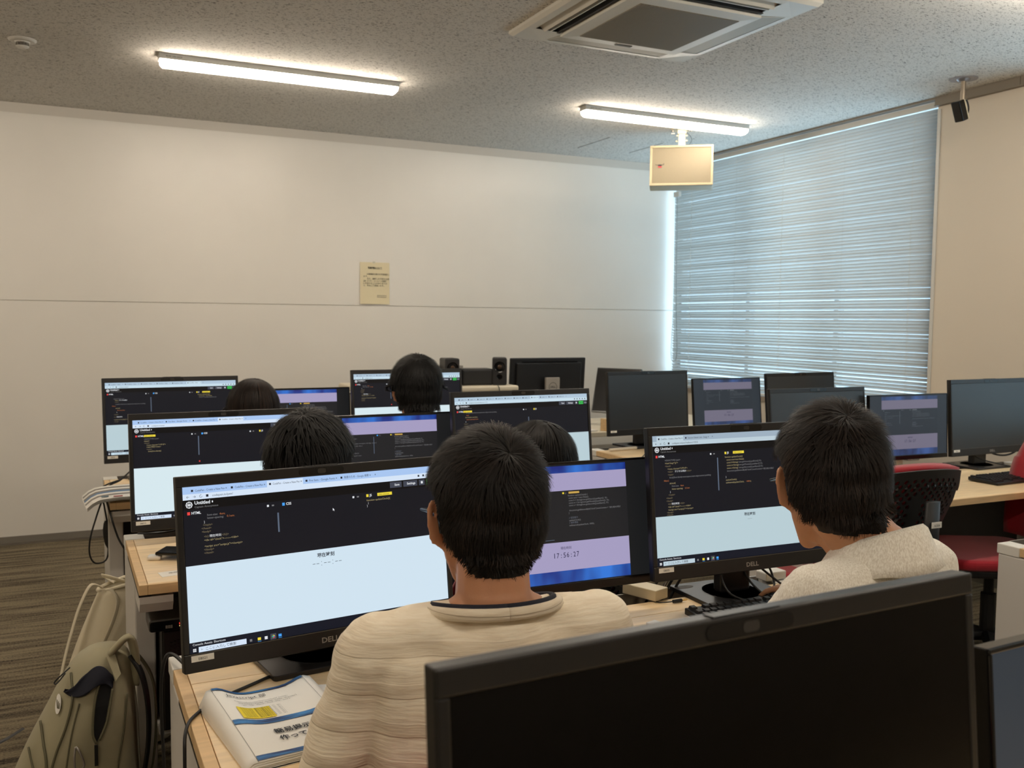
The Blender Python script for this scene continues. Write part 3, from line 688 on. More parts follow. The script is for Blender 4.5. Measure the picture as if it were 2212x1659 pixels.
# ================================================================ monitors
MW, MH = .549, .35
def monitor(name, label, P, yaw, tilt, sc=1.0, content=None, sticker=None, group=None, lens=True, logo=True, foot=True):
    """webcam monitor; P = bottom centre of the panel's front face"""
    w, h = MW * sc, MH * sc
    fx, fy = P[0] - math.sin(yaw) * .08, P[1] + math.cos(yaw) * .08
    t = thing('monitor', label, 'monitor', (fx, fy, DT + .0003), yaw, group)
    zb = P[2] - DT
    loc = (0, -.08, zb); rot = (-tilt, 0, 0)
    S = (sc, 1, sc)
    sx0, sx1 = -.2645, .2645; sz0, sz1 = .0335, .3305
    fr = MB()
    out = rrect(-MW / 2, 0, MW / 2, MH, .006, 3)
    # frame: front ring as four bars + closed back shell
    fr.box(-MW / 2, 0, 0, MW / 2, .004, sz0).box(-MW / 2, 0, sz1, MW / 2, .004, MH).box(-MW / 2, 0, sz0, sx0, .004, sz1).box(sx1, 0, sz0, MW / 2, .004, sz1)
    fr.box(-MW / 2, .004, 0, MW / 2, .022, MH)
    fr.add([(-MW / 2 + .004, .022, .004), (MW / 2 - .004, .022, .004), (MW / 2 - .004, .022, MH - .004), (-MW / 2 + .004, .022, MH - .004),
            (-.19, .042, .05), (.19, .042, .05), (.19, .042, MH - .05), (-.19, .042, MH - .05)], [(0, 1, 5, 4), (1, 2, 6, 5), (2, 3, 7, 6), (3, 0, 4, 7), (4, 5, 6, 7)])
    f = fr.build('panel_housing', BLACKP, t, loc, rot, bev=.0018); f.scale = S
    li = MB().box(-MW / 2 + .006, -.0006, sz0 - .0012, MW / 2 - .006, .0002, sz0)
    li.build('bezel_line', mat('bezel_line', (92, 88, 80), .4), f)
    wc = MB().prism(rrect(-.046, MH - .0165, .046, MH - .0035, .006, 3), -.0008, .0003, 'y').build('webcam_strip', mat('camera_black', (6, 6, 8), .25), f)
    MB().prism(rrect(-.0085, MH - .0145, .0085, MH - .0055, .0035, 3), -.0012, -.0008, 'y').build('webcam_lens', mat('camera_lens', (52, 50, 48), .2), wc)
    MB().box(-.035, .003, MH, .035, .016, MH + .0012).build('webcam_latch', BLACKP, f)
    if logo:
        lg = MB(); put_text(lg, 'DELL', 0, .011, .0142, None, -.0007, 'C', 1.15, bold=True)
        lg.build('brand_lettering', mat('logo_silver', (160, 156, 150), .4, metal=.3), f)
    if sticker:
        MB().box(-MW / 2 + .012, -.0008, .0195, -MW / 2 + .052, .0002, .0335 - .003).build('asset_sticker', PAPER, f)
        g = MB(); put_text(g, sticker, -MW / 2 + .032, .0222, .0066, None, -.0011, 'C'); g.build('sticker_print', INK, f)
    q = page(t, sz1, (loc, rot), SPEC[content]) if content in SPEC else MB().box(sx0, .001, sz0, sx1, .003, sz1).build('screen', content or OFFSCR, t, loc, rot)
    q.scale = S
    if content in SPEC: q.location = Vector(loc) + Matrix.Rotation(-tilt, 3, 'X') @ Vector((0, .0028, 0))
    if foot:
        nb = MB().box(-.044, .0, .012, .044, .034, zb + .17).build('stand_neck', BLACKP, t, (0, -.018, 0), bev=.006)
        MB().box(-.05, .006, zb + .10, .05, .07, zb + .20).build('pivot_block', BLACKP, t, (0, -.055, 0), bev=.004)
        b = MB().prism(rrect(-.118, -.095, .118, .10, .008, 3), 0, .010, 'z').build('stand_base', DARKM, t, bev=.0015)
        MB().lathe([(.073, .0102), (.073, .0106), (.071, .0106), (.071, .0102)], 36).build('swivel_ring', BLACKP, b)
        for sx in (-1, 1):
            MB().lathe([(.026, .0101), (.026, .0105)], 18, T=Matrix.Translation((sx * .09, .07, 0)) @ Matrix.Scale(.45, 4, (0, 1, 0))).build('base_inlay', mat('inlay_taupe', (70, 64, 58), .6), b)
    return t
R = R_
monitor('monitor', 'monitor marked E8021 with dashes on its page, left of the man in the striped shirt', (.456, 1.741, DT + .04), R(7.5), R(7.7), .995, 'M1A', 'E8021')
monitor('monitor', 'monitor marked E8005 in front of the man in the grey collared shirt', (1.475, 1.738, DT + .08), R(-1.3), R(6.6), 1.0, 'M1B', 'E8005')
monitor('monitor', 'monitor marked E8013 with a nearly empty code page, middle row left', (.443, 2.91, .765), R(2.9), R(5.7), .981, 'M2A', 'E8013')
monitor('monitor', 'monitor with a dozen browser tabs, middle row, behind the dark bowl haircut', (1.451, 2.889, .799), R(2.9), R(6.6), 1.0, 'M2B', 'E8009')
monitor('monitor', 'farthest left monitor, against the white wall, with long white page', (.414, 4.06, .803), R(3.9), R(6.5), .976, 'M3A', 'E8003')
monitor('monitor', 'monitor in the farthest row partly hidden by a round black haired head', (1.436, 4.06, .818), R(1.9), R(5.8), .983, 'M3B', 'E8002')
DKS = mat('near_screen_black', (7, 6, 6), .25, spec=.18)
monitor('monitor', 'huge dark switched off monitor closest to the viewer, its top slanting upward to the right', (.496, .554, .808), R(2.7), R(5), 1.0, DKS, None)
monitor('monitor', 'blank grey monitor beside the left end of the blind, cable below it', (2.805, 4.15, .793), R(3.3), R(3.9), .956, None, 'E8031')
monitor('monitor', 'blank monitor just behind the head of the man in the collared shirt', (2.90, 3.0, .782), R(-.8), R(5.7), .956, None, None)
monitor('monitor', 'blank monitor farthest toward the window, only its upper half showing', (3.865, 4.15, .768), R(2), R(5.7), .958, None, None)
monitor('monitor', 'blank monitor at the right edge with a keyboard and looped cable below', (3.906, 2.955, .789), R(1.1), R(4), 1.0, None, 'E8032')
bpy.context.view_layer.update()

def shared(label, TR, yaw, tilt, dim, arm=True):
    """thin rimmed display between two desks' monitors; TR = x,y,z of the panel's top right front corner"""
    w, h = .462, .29
    r = Vector((math.cos(yaw), math.sin(yaw), 0)); n = Vector((-math.sin(yaw), math.cos(yaw), 0)); u = Vector((0, 0, math.cos(tilt))) + n * math.sin(tilt)
    P = Vector(TR) - r * w / 2 - u * h
    f0 = P + n * .075
    t = thing('shared_display', label, 'display', (f0.x, f0.y, DT + .0003), yaw, 'thin shared displays between the monitors')
    loc = (0, -.075, P.z - DT); rot = (-tilt, 0, 0)
    f = MB().box(-w / 2, 0, 0, w / 2, .003, .020).box(-w / 2, 0, h - .005, w / 2, .003, h).box(-w / 2, 0, .02, -w / 2 + .004, .003, h - .005).box(w / 2 - .004, 0, .02, w / 2, .003, h - .005).box(-w / 2, .003, 0, w / 2, .02, h).box(-.14, .02, .04, .14, .038, h - .06)
    f = f.build('panel_housing', mat('piano_black', (13, 13, 14), .18), t, loc, rot, bev=.0015)
    MB().box(-.012, -.002, -.004, .012, .006, .001).build('power_button', SILVER, f)
    q = slide(t, w - .008, h - .025, h - .005, (loc, rot), dim); q.location = Vector(loc) + Matrix.Rotation(-tilt, 3, 'X') @ Vector((0, .0025, 0))
    MB().box(-.02, .03, .012, .02, .05, P.z - DT + .12).build('stand_neck', SILVER if dim else BLACKP, t, (0, -.05, 0), bev=.004)
    MB().prism(rrect(-.11, -.07, .11, .08, .03, 5), 0, .012, 'z').build('stand_base', SILVER if dim else BLACKP, t, bev=.002)
    return t
shared('thin shared display reading 17:56:27 right beside the nearest seated man', (1.238, 1.84, 1.072), R(-1), R(7.8), False)
shared('thin shared display right of the wavy black haired man with the mask', (1.210, 2.99, 1.075), R(2), R(6), False)
shared("thin shared display in the farthest row beside the smooth brown bobbed head", (1.19, 4.20, 1.077), R(0), R(6), False)
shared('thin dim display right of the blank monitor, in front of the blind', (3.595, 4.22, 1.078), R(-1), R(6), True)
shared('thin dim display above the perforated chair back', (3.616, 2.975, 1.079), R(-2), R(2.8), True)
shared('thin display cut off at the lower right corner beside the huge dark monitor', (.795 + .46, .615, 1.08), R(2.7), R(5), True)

# ================================================================ keyboards (local: x right, y away, origin at near-left)
KEYM = mat('key_black', (30, 30, 31), .5)
def keyboard(loc, rz, label, single=True):
    t = thing('keyboard', label, 'keyboard', loc, rz, None)
    w, d = .44, .14
    MB().prism([(0, 0), (0, .010), (d, .019), (d, .004)], 0, w, 'x').build('key_tray', mat('keyboard_body', (20, 20, 21), .45), t, bev=.002)
    k0 = MB(); a, b = .0078, .0064
    k0.add([(-a, -a, 0), (a, -a, 0), (a, a, 0), (-a, a, 0), (-b, -b, .006), (b, -b, .006), (b, b, .006), (-b, b, .006)], [(0, 1, 5, 4), (1, 2, 6, 5), (2, 3, 7, 6), (3, 0, 4, 7), (4, 5, 6, 7)])
    tilt = math.atan(.009 / d)
    first = None; allk = MB()
    rows = [(.128, [.015, .05, .069, .088, .107, .135, .154, .173, .192, .22, .239, .258, .277, .305, .324, .343])]
    for r in range(5):
        y = .103 - r * .0192; n = [15, 14, 13, 13, 8][r]
        xs = [.015 + (r % 4) * .005 + i * .0191 for i in range(n)] if r < 4 else [.015, .036, .057, .12, .19, .215, .24, .265]
        rows.append((y, xs + [.315, .334, .353][:3 if r < 2 else 1] + [.374 + i * .0172 for i in range(4)]))
    for y, xs in rows:
        for x in xs:
            z = .010 + .009 * y / d + .0002
            if single:
                if first is None: first = k0.build('key_cap', KEYM, t, (x, y, z), (tilt, 0, 0)); continue
                c = first.copy(); COL.objects.link(c); c.location = (x, y, z)
            else: allk.add(k0.v, k0.f, None, Matrix.Translation((x, y, z)))
    if not single: tag(allk.build('key_caps', KEYM, t), kind='stuff')
    return t
keyboard((1.262, 1.585, DT + .0005), R(-3), 'black keyboard under the hand of the man in the collared shirt')
keyboard((3.505, 2.62, DT + .0005), R(2), 'black keyboard on the window side desk at the right edge')
keyboard((2.73, 3.80, DT + .0005), R(4), 'black keyboard below the blank monitor by the blind', False)
keyboard((.44, 1.47, DT + .0005), R(-4), 'black keyboard hidden by the back of the man in the striped shirt', False)

# ================================================================ cables
def cable(label, pts, r, name='cable', m=None, group=None, k=7):
    o = MB().tube(catmull(pts, k), r, 7).build(name, m or CABLE, smooth=True)
    return tag(o, label, 'cable', group)
z = DT + .003
cable('thick black cable running from under the left monitor over the near desk edge', [(.46, 1.79, z), (.40, 1.775, z), (.30, 1.71, z), (.235, 1.665, z), (.195, 1.62, z), (.172, 1.575, z - .004), (.166, 1.55, z - .05), (.168, 1.55, .5), (.170, 1.545, .25), (.172, 1.54, .05)], .003)
cable('thin black lead from the webcam monitor drooping down the desk corner', [(.205, 1.80, z + .01), (.186, 1.89, z + .012), (.170, 1.90, z + .004), (.162, 1.905, .66), (.166, 1.91, .5), (.170, 1.90, .3), (.172, 1.90, .02)], .0035)
cable('cable loop dangling beside the leg of the far left desk with an inline switch', [(.24, 4.02, z + .05), (.20, 3.99, z + .02), (.155, 3.95, z + .004), (.13, 3.90, z - .04), (.105, 3.86, .62), (.085, 3.85, .55), (.082, 3.85, .49), (.10, 3.85, .455), (.135, 3.85, .46), (.147, 3.85, .50), (.145, 3.85, .60), (.136, 3.86, .67), (.13, 3.92, z + .004), (.2, 4.0, z + .02)], .0032)
o = MB().lathe([(.002, -.055), (.010, -.035), (.013, -.01), (.013, .02), (.008, .045), (.003, .055)], 10, T=Matrix.Scale(.5, 4, (0, 1, 0))).build('inline_switch', BLACKP, None, (.143, 3.847, .56), (0, R(-4), 0)); tag(o, 'black inline switch on the loop of cable by the far left desk leg', 'switch')
cable('single cable slanting down beside the far left desk leg', [(.16, 3.93, z + .002), (.143, 3.85, z - .02), (.146, 3.63, z - .035), (.17, 3.61, .6), (.20, 3.6, .53), (.22, 3.6, .40)], .0035)
cable('black cable draped from the blank monitor over the front of the window side desk', [(2.80, 4.18, .86), (2.77, 4.12, .79), (2.70, 4.02, z + .004), (2.60, 3.9, z), (2.52, 3.80, z), (2.50, 3.68, z), (2.51, 3.63, z - .03), (2.51, 3.625, .55)], .003)
cable('curled cable looping beside the stand of the monitor marked E8005', [(1.47, 1.815, .86), (1.54, 1.79, .79), (1.60, 1.755, .735), (1.575, 1.73, .729), (1.53, 1.76, .731), (1.50, 1.80, .78), (1.525, 1.80, .815), (1.56, 1.79, .80), (1.57, 1.77, .75), (1.52, 1.73, .736), (1.47, 1.72, .731), (1.42, 1.76, .75), (1.41, 1.80, .83)], .0028)
cable('thin cable hanging behind the keyboard by the right edge', [(3.88, 3.02, .85), (3.84, 3.0, .78), (3.95, 2.96, .74), (4.02, 2.9, .728)], .0028)
cable('thick looped cable under the monitor at the right edge', [(3.86, 3.0, .845), (3.93, 2.98, .79), (4.02, 2.97, .775), (4.10, 2.97, .80), (4.12, 2.98, .86)], .0045)
for k, (x, y) in enumerate([(3.45, 3.02), (3.50, 3.0), (3.56, 3.03), (3.28, 3.02)]):
    cable(['leftmost', 'second from left', 'third from left', 'rightmost'][[3.28, 3.45, 3.50, 3.56].index(x)] + ' of the four thin cables hanging under the window side desk', [(x, y, .62), (x - .02, y - .04, .45), (x + .02, y - .05, .25), (x + .06, y, .06)], .0028, group='cables hanging under the window side desk')
cable('cable lying in the rear channel of the middle row desk', [(.20, 3.05, .728), (.27, 3.02, .731), (.36, 3.04, .74), (.46, 3.03, .77)], .003)
for k, (xx, c) in enumerate([(1.30, CABLE), (1.33, SILVER), (1.345, CABLE), (1.37, CABLE)]):
    cable(['black cable rising from the channel behind the E8005 stand', 'grey ribbon cable behind the E8005 stand', 'second black cable rising behind the E8005 stand', 'short black cable right behind the E8005 stand'][k], [(xx - .03, 1.90, .68), (xx, 1.90, .73), (xx + .045, 1.90, .79), (xx + .07, 1.87, .85)], .0035, m=c)

# plug with short lead on the desk
t = thing('audio_plug', 'black audio plug with golden tip lying on the desk near the keyboard', 'plug', (1.318, 1.615 + .2, DT + .005))
T = Matrix.Rotation(PI / 2, 4, 'Y')
MB().lathe([(.0042, -.016), (.0046, .008), (.003, .010)], 12, T=T).build('plug_body', BLACKP, t)
MB().lathe([(.0018, .010), (.0018, .022), (.0012, .025)], 10, T=T).build('tip', mat('gold', (205, 165, 85), .3, metal=.9), t)
MB().tube(catmull([(-.016, 0, 0), (-.03, .004, -.001), (-.045, .012, -.002), (-.05, .028, -.002), (-.04, .04, -.002)], 6), .0014, 6).build('lead', CABLE, t)

# small boxes & papers
def block(name, label, cat, loc, size, m, rz=0, bev=.003):
    x, y, zz = size
    o = MB().box(-x / 2, -y / 2, 0, x / 2, y / 2, zz).build(name, m, None, loc, (0, 0, rz), bev=bev); return tag(o, label, cat)
block('earphone_case', 'small white earphone case on the left desk of the middle row', 'case', (.222, 2.735, DT), (.036, .03, .013), WHITEP, R(-15), .005)
block('adapter_box', 'white adapter box in the cable channel below the 17:56:27 display', 'box', (1.272, 1.89, DT + .003), (.05, .10, .026), CREAMP, R(20), .002)
block('eraser', 'white eraser on the desk left of the keyboard', 'eraser', (1.163, 1.69, DT), (.03, .022, .011), WHITEP, R(15), .002)
block('socket_strip', 'white socket strip behind the E8005 monitor base', 'socket strip', (1.66, 1.885, DT + .003), (.07, .04, .022), WHITEP, R(3), .003)
o = block('name_card', 'white name card lying near the hand on the middle row desk', 'card', (.262, 2.565, DT), (.085, .05, .0012), PAPER, R(8), 0)
g = MB(); put_text(g, '座席', -.02, .0, .012, None); q = g.build('card_print', INK, o, (0, 0, .0016), (-PI / 2, 0, 0))
o = block('name_card', 'white card peeking out beside the sleeve of the striped shirt man', 'card', (.445, 1.628, DT), (.09, .055, .0012), PAPER, R(-14), 0)
o = block('note_card', 'small white note on the desk farthest left, before the striped booklet', 'card', (.225, 3.78, DT), (.09, .05, .0012), PAPER, R(5), 0)
block('phone', 'black phone in the hand over the middle row desk', 'phone', (.305, 2.72, DT + .014), (.075, .15, .009), BLACKG, R(62), .003)
block('folder', 'grey folder behind the far left monitor', 'folder', (.30, 4.13, DT), (.12, .07, .012), mat('folder_grey', (92, 84, 74), .6), R(6), .002)
t = thing('rolled_poster', 'rolled white poster lying at the back of the window side desk', 'poster', (2.62, 4.12, DT + .0085), R(8))
MB().lathe([(.008, -.09), (.008, .09)], 14, T=Matrix.Rotation(PI / 2, 4, 'Y')).build('roll', mat('roll_cream', (214, 204, 186), .7), t)

# handout stack curling over the desk corner (local x along top edge, y away)
def handout(loc, rz):
    t = thing('handout', 'stapled printed handout with blue bars and yellow code block on the near desk', 'booklet', loc, rz); t.scale = (.92, .89, 1)
    w, d = .215, .30; N = 16
    def hz(x, y):
        u, v = x / w, y / d
        z = .012 + .020 * math.exp(-((u - .12) / .16) ** 2) * (v ** .8) + .012 * math.exp(-((u - .92) / .12) ** 2) * v ** 1.5
        if u < .06: z -= .03 * (1 - u / .06) ** 1.5 * (.3 + v)
        return max(z, .004)
    def sheet(dz, dx, dy, m, nm, edge=1.0):
        s = MB()
        for j in range(N):
            for i in range(N):
                def q(i, j): x = i / N * w; y = j / N * d; return (x + dx, y + dy, max(.0006, hz(x, y) * edge + dz))
                s.quad(q(i, j), q(i + 1, j), q(i + 1, j + 1), q(i, j + 1))
        o = s.build(nm, m, t, smooth=True, weld=True); so = o.modifiers.new('s', 'SOLIDIFY'); so.thickness = .0006; so.offset = -1; return o
    sheet(0, 0, 0, PAPER, 'page')
    for k in range(1, 8): sheet(-.0016 * k, .002 * math.sin(k * 2.1) + .0008 * k, .0015 * math.cos(k * 1.7) - .0012 * k, PAPER, 'page', 1 - .09 * k)
    bw = [(.995, .965), (.52, .455), (.06, .01)]
    BB = bpy.data.materials.new('print_blue'); BB.use_nodes = True; nt = BB.node_tree; p_ = nt.nodes['Principled BSDF']; p_.inputs['Roughness'].default_value = .6
    tc = nt.nodes.new('ShaderNodeTexCoord'); mp = nt.nodes.new('ShaderNodeMapping'); mp.inputs['Scale'].default_value = (10, 60, 1); n = nt.nodes.new('ShaderNodeTexNoise'); n.inputs['Scale'].default_value = 1.6
    cr = nt.nodes.new('ShaderNodeValToRGB'); e = cr.color_ramp.elements; e[0].position = .35; e[0].color = (*lin((20, 32, 84)), 1); e[1].position = .68; e[1].color = (*lin((58, 128, 190)), 1)
    nt.links.new(tc.outputs['Object'], mp.inputs[0]); nt.links.new(mp.outputs[0], n.inputs['Vector']); nt.links.new(n.outputs[0], cr.inputs[0]); nt.links.new(cr.outputs[0], p_.inputs['Base Color'])
    def patch(x0, x1, y0, y1, m, nm, lift=.0006, n=16):
        s = MB()
        for i in range(n):
            xa, xb = x0 + (x1 - x0) * i / n, x0 + (x1 - x0) * (i + 1) / n
            nj = max(1, int((y1 - y0) / .012))
            for j in range(nj):
                ya_, yb_ = y0 + (y1 - y0) * j / nj, y0 + (y1 - y0) * (j + 1) / nj
                s.quad((xa, ya_, hz(xa, ya_) + lift), (xb, ya_, hz(xb, ya_) + lift), (xb, yb_, hz(xb, yb_) + lift), (xa, yb_, hz(xa, yb_) + lift), m)
        return s.build(nm, m, t, weld=True)
    for a, b in bw: patch(.022, .196, b * d, a * d, BB, 'blue_bar', .0012)
    patch(.045, .105, .162, .214, mat('marker_yellow', (238, 214, 40), .7), 'yellow_block', .0014)
    g = MB()
    def wr(s, x, y, h, mw=None, al='L', bold=False):
        vs, fs = text_mesh(s, bold, 2)
        if not vs: return
        xs = [v[0] for v in vs]; k = 1
        if mw: k = mw / ((max(xs) - min(xs)) * h)
        P = []
        for v in vs:
            X, Y = x + v[0] * h * k, y + v[1] * h
            P.append((X, Y, hz(X, Y) + .0021))
        g.add(P, fs, INK)
    wr('Javascript 部', .042, .262, .016, .075)
    wr('document.addEventListener("DOMContentLoaded", function() {', .05, .240, .006, .10); wr('const weekdays = ["Sunday", "Monday", "Tuesday", "Wednesday"];', .055, .232, .006, .11)
    wr('"Jan", "Feb", "March", "April", "May", "June"];', .06, .2245, .005, .09)
    for k in range(8): wr('const getById = x;', .050, .208 - .0060 * k, .0052, .075)
    wr('簡易掲示板を', .078, .088, .021, .098, bold=True); wr('作ってみよう', .078, .058, .021, .098, bold=True)
    tag(g.build('printed_text', INK, t), kind='stuff')
    ln = MB()
    for x in (.021, .197):
        for j in range(20):
            ya_, yb_ = d * j / 20, d * (j + 1) / 20
            ln.quad((x, ya_, hz(x, ya_) + .0008), (x + .0006, ya_, hz(x, ya_) + .0008), (x + .0006, yb_, hz(x, yb_) + .0008), (x, yb_, hz(x, yb_) + .0008))
    ln.build('margin_line', INK, t)
    return t
handout((.232, 1.376, DT + .0005), R(7))

# striped booklet bent over the end of the far left desk
t = thing('striped_booklet', 'open magazine with grey and blue stripes drooping over the far left desk end', 'magazine', (.07, 3.60, DT + .001), R(2))
def bz(x, y):
    return .012 + .012 * math.sin(min(1, x / .12) * PI / 2) - (.022 * (1 - x / .05) ** 2 if x < .05 else 0)
cols = [(225, 222, 214), (112, 106, 98), (225, 222, 214), (112, 106, 98), (70, 110, 150), (225, 222, 214), (120, 112, 104), (225, 222, 214), (225, 222, 214)]
w, d = .30, .27
for k in range(9):
    s = MB()
    for i in range(14):
        xa, xb = w * i / 14, w * (i + 1) / 14; y0_, y1_ = d * (8 - k) / 9, d * (9 - k) / 9
        s.quad((xa, y0_, bz(xa, y0_)), (xb, y0_, bz(xb, y0_)), (xb, y1_, bz(xb, y1_)), (xa, y1_, bz(xa, y1_)))
    s.build('cover_stripe', mat('cover%d' % (sum(cols[k])), cols[k], .45), t)
s = MB()
for k in range(5):
    for i in range(14):
        xa, xb = w * i / 14, w * (i + 1) / 14; dz = -.0022 * (k + 1)
        s.quad((xa + .002, -.003 * (k % 2), bz(xa, 0) + dz), (xb + .002, -.003 * (k % 2), bz(xb, 0) + dz), (xb, d, bz(xb, d) + dz), (xa, d, bz(xa, d) + dz))
tag(s.build('inner_pages', PAPER, t), kind='stuff')
MB().box(.09, .012, .0255, .12, .026, .0262, mat('cover_red', (170, 60, 60), .5)).box(.05, .03, .0235, .075, .045, .0245, mat('cover_teal', (60, 100, 120), .5)).build('cover_photo', None, t)

# ================================================================ computer tower + hub hung under the middle desk
t = thing('computer_tower', 'black computer tower hung under the left end of the middle row desk', 'computer', (.222, 2.56, .30))
MB().box(0, .006, 0, .17, .40, .272).build('case', BLACKP, t, bev=.004)
MB().box(.004, 0, .004, .166, .006, .268).build('front_panel', mat('tower_front', (17, 17, 18), .4), t, bev=.003)
g = MB()
for j in range(24):
    zz = .012 + j * .0098
    for i in range(9): g.box(.02 + i * .009, -.0014, zz + i * .0026, .026 + i * .009, -.0002, zz + .0015 + i * .0026)
tag(g.build('vent_slits', BLACKG, t), kind='stuff')
MB().box(.112, -.001, .246, .1145, .0, .254).build('indicator_lamp', emi('lamp_white', (190, 190, 170), 1.0), t)
MB().box(-.008, .02, -.014, .18, .40, -.002).build('carrier_shelf', DESKW, t)
t = thing('network_hub', 'flat black box with small red lamps standing on the computer tower', 'hub', (.190, 2.545, .573))
MB().prism(rrect(0, 0, .20, .032, .008, 4), .004, .2, 'y').build('case', mat('hub_grey', (70, 66, 60), .35), t, bev=.003)
MB().prism(rrect(.002, .003, .198, .028, .006, 4), -.001, .004, 'y').build('front_panel', BLACKG, t)
g = MB()
for k in range(3): g.prism([(.040 + k * .006, .009), (.0452 + k * .006, .009), (.0452 + k * .006, .017), (.040 + k * .006, .017)], -.0016, -.001, 'y')
g.build('display_digits', TRIMG, t)
MB().box(.074, -.002, .017, .078, -.001, .021).build('red_lamp', emi('lamp_red', (255, 60, 40), 2.0), t)
MB().box(.074, -.002, .011, .078, -.001, .014).build('amber_lamp', emi('lamp_amber', (240, 200, 120), 1.2), t)

# ================================================================ chairs
def chair_fn(name, label, loc, rz, group='red and black swivel chairs', lab=True, h=.0):
    """seat faces +y locally; back towards -y"""
    t = thing(name, label, 'chair', loc, rz, group)
    s = MB().prism(rrect(-.235, -.20, .235, .25, .09, 6), .425, .47, 'z').build('seat', REDF, t, bev=.018, seg=3)
    MB().prism(rrect(-.22, -.18, .22, .22, .08, 5), .395, .43, 'z').build('seat_pan', CHAIRB, t, bev=.01)
    # back shell: curved plate with holes, wider at the top, raked backwards
    def P(u, v, d):     # u -1..1, v 0..1, d depth (towards the sitter positive)
        hw = .165 + .075 * min(1, v * 1.5) - .014 * max(0, v - .86) * 8
        x = u * hw; y = -.235 - .10 * v ** 1.4 + .055 * u * u + d; zz = .50 + .40 * v - .02 * (u * u) * (v > .8)
        return (x, y, zz)
    g = MB(); NU, NV = 27, 26
    for j in range(NV):
        for i in range(NU):
            hole = 12 <= j <= 23 and 2 <= i <= 24 and ((i + j) % 2 == 0) and not (12 <= i <= 14 and j < 20)
            u0, u1, v0, v1 = -1 + 2 * i / NU, -1 + 2 * (i + 1) / NU, j / NV, (j + 1) / NV
            if not hole:
                g.quad(P(u0, v0, 0), P(u1, v0, 0), P(u1, v1, 0), P(u0, v1, 0))
            else:
                um, vm = (u0 + u1) / 2, (v0 + v1) / 2; du, dv = (u1 - u0) * .49, (v1 - v0) * .52
                o_ = [(u0, v0), (um, v0), (u1, v0), (u1, vm), (u1, v1), (um, v1), (u0, v1), (u0, vm)]
                n_ = [(um + du * math.cos(R(225 + 45 * q)), vm + dv * math.sin(R(225 + 45 * q))) for q in range(8)]
                vs = [P(a, b, 0) for a, b in o_] + [P(a, b, 0) for a, b in n_]
                g.add(vs, [(q, (q + 1) % 8, 8 + (q + 1) % 8, 8 + q) for q in range(8)])
    b = g.build('back_shell', CHAIRB, t, weld=True); so = b.modifiers.new('s', 'SOLIDIFY'); so.thickness = .005
    g = MB(); K = 16
    for j in range(K):
        for i in range(K):
            u0, u1, v0, v1 = -1 + 2 * i / K, -1 + 2 * (i + 1) / K, j / K, (j + 1) / K
            g.quad(P(u0 * 1.04, v0 * 1.03, .034), P(u1 * 1.04, v0 * 1.03, .034), P(u1 * 1.04, v1 * 1.03, .034), P(u0 * 1.04, v1 * 1.03, .034))
    b = g.build('back_cushion', REDF, t, smooth=True, weld=True); so = b.modifiers.new('s', 'SOLIDIFY'); so.thickness = .034; so.offset = 0
    MB().tube([(0, -.14, .40), (0, -.29, .42), (0, -.335, .50), (0, -.36, .66), (0, -.365, .80)], [.028, .032, .036, .036, .03], 10, flat=.5).build('spine', CHAIRB, t, smooth=True)
    if lab:
        lb = MB().box(-.022, -.385, .715, .022, -.383, .735).build('room_sticker', PAPER, t)
        g = MB(); put_text(g, 'A304', 0, .719, .012, None, -.3856, 'C'); g.build('sticker_print', INK, lb)
    for sx in (-1, 1): MB().lathe([(.022, -.02), (.022, .02)], 16, T=Matrix.Translation((sx * .20, -.24, .50)) @ Matrix.Rotation(PI / 2, 4, 'Y')).build('back_knob', CHAIRB, t)
    MB().lathe([(.03, .10), (.03, .28), (.02, .28), (.02, .40)], 14).box(-.09, -.14, .375, .09, .10, .40).build('gas_column', CHAIRB, t)
    for k in range(5):
        a = 2 * PI * k / 5 + .3; c, s_ = math.cos(a), math.sin(a)
        l = MB().tube([(0, 0, .105), (c * .15, s_ * .15, .095), (c * .29, s_ * .29, .072)], [.026, .021, .015], 8).build('base_arm', CHAIRB, t)
        MB().lathe([(.027, -.022), (.027, .022)], 14, T=Matrix.Translation((c * .29, s_ * .29, .028)) @ Matrix.Rotation(a, 4, 'Z') @ Matrix.Rotation(PI / 2, 4, 'Y')).build('castor', CHAIRB, l)
    return t
CH0 = chair_fn('swivel_chair', 'red and black swivel chair with perforated back, turned toward the blind', (2.62, 2.55, 0), R(-2))
def chair_copy(label, loc, rz, k=1.0):
    c = copy_tree(CH0); c.scale = (1, 1, k); c.location = loc; c.rotation_euler = (0, 0, rz); c['label'] = label; return c
chair_copy('red swivel chair at the right edge, seen from its side', (3.45, 2.60, 0), R(62))
chair_copy('red swivel chair under the man in the striped shirt', (.60, 1.40, 0), R(-6), .87)
chair_copy('red swivel chair under the man in the grey collared shirt', (1.26, 1.32, 0), R(2), .87)
for lb, x, y in (('red swivel chair under the wavy haired person in the mask', .50, 2.34), ('red swivel chair under the bowl haircut person', 1.12, 2.33), ('red swivel chair under the bobbed head', .62, 3.64), ('red swivel chair under the round haired person of the far row', 1.22, 3.55)):
    chair_copy(lb, (x, y, 0), R(-4), .87)

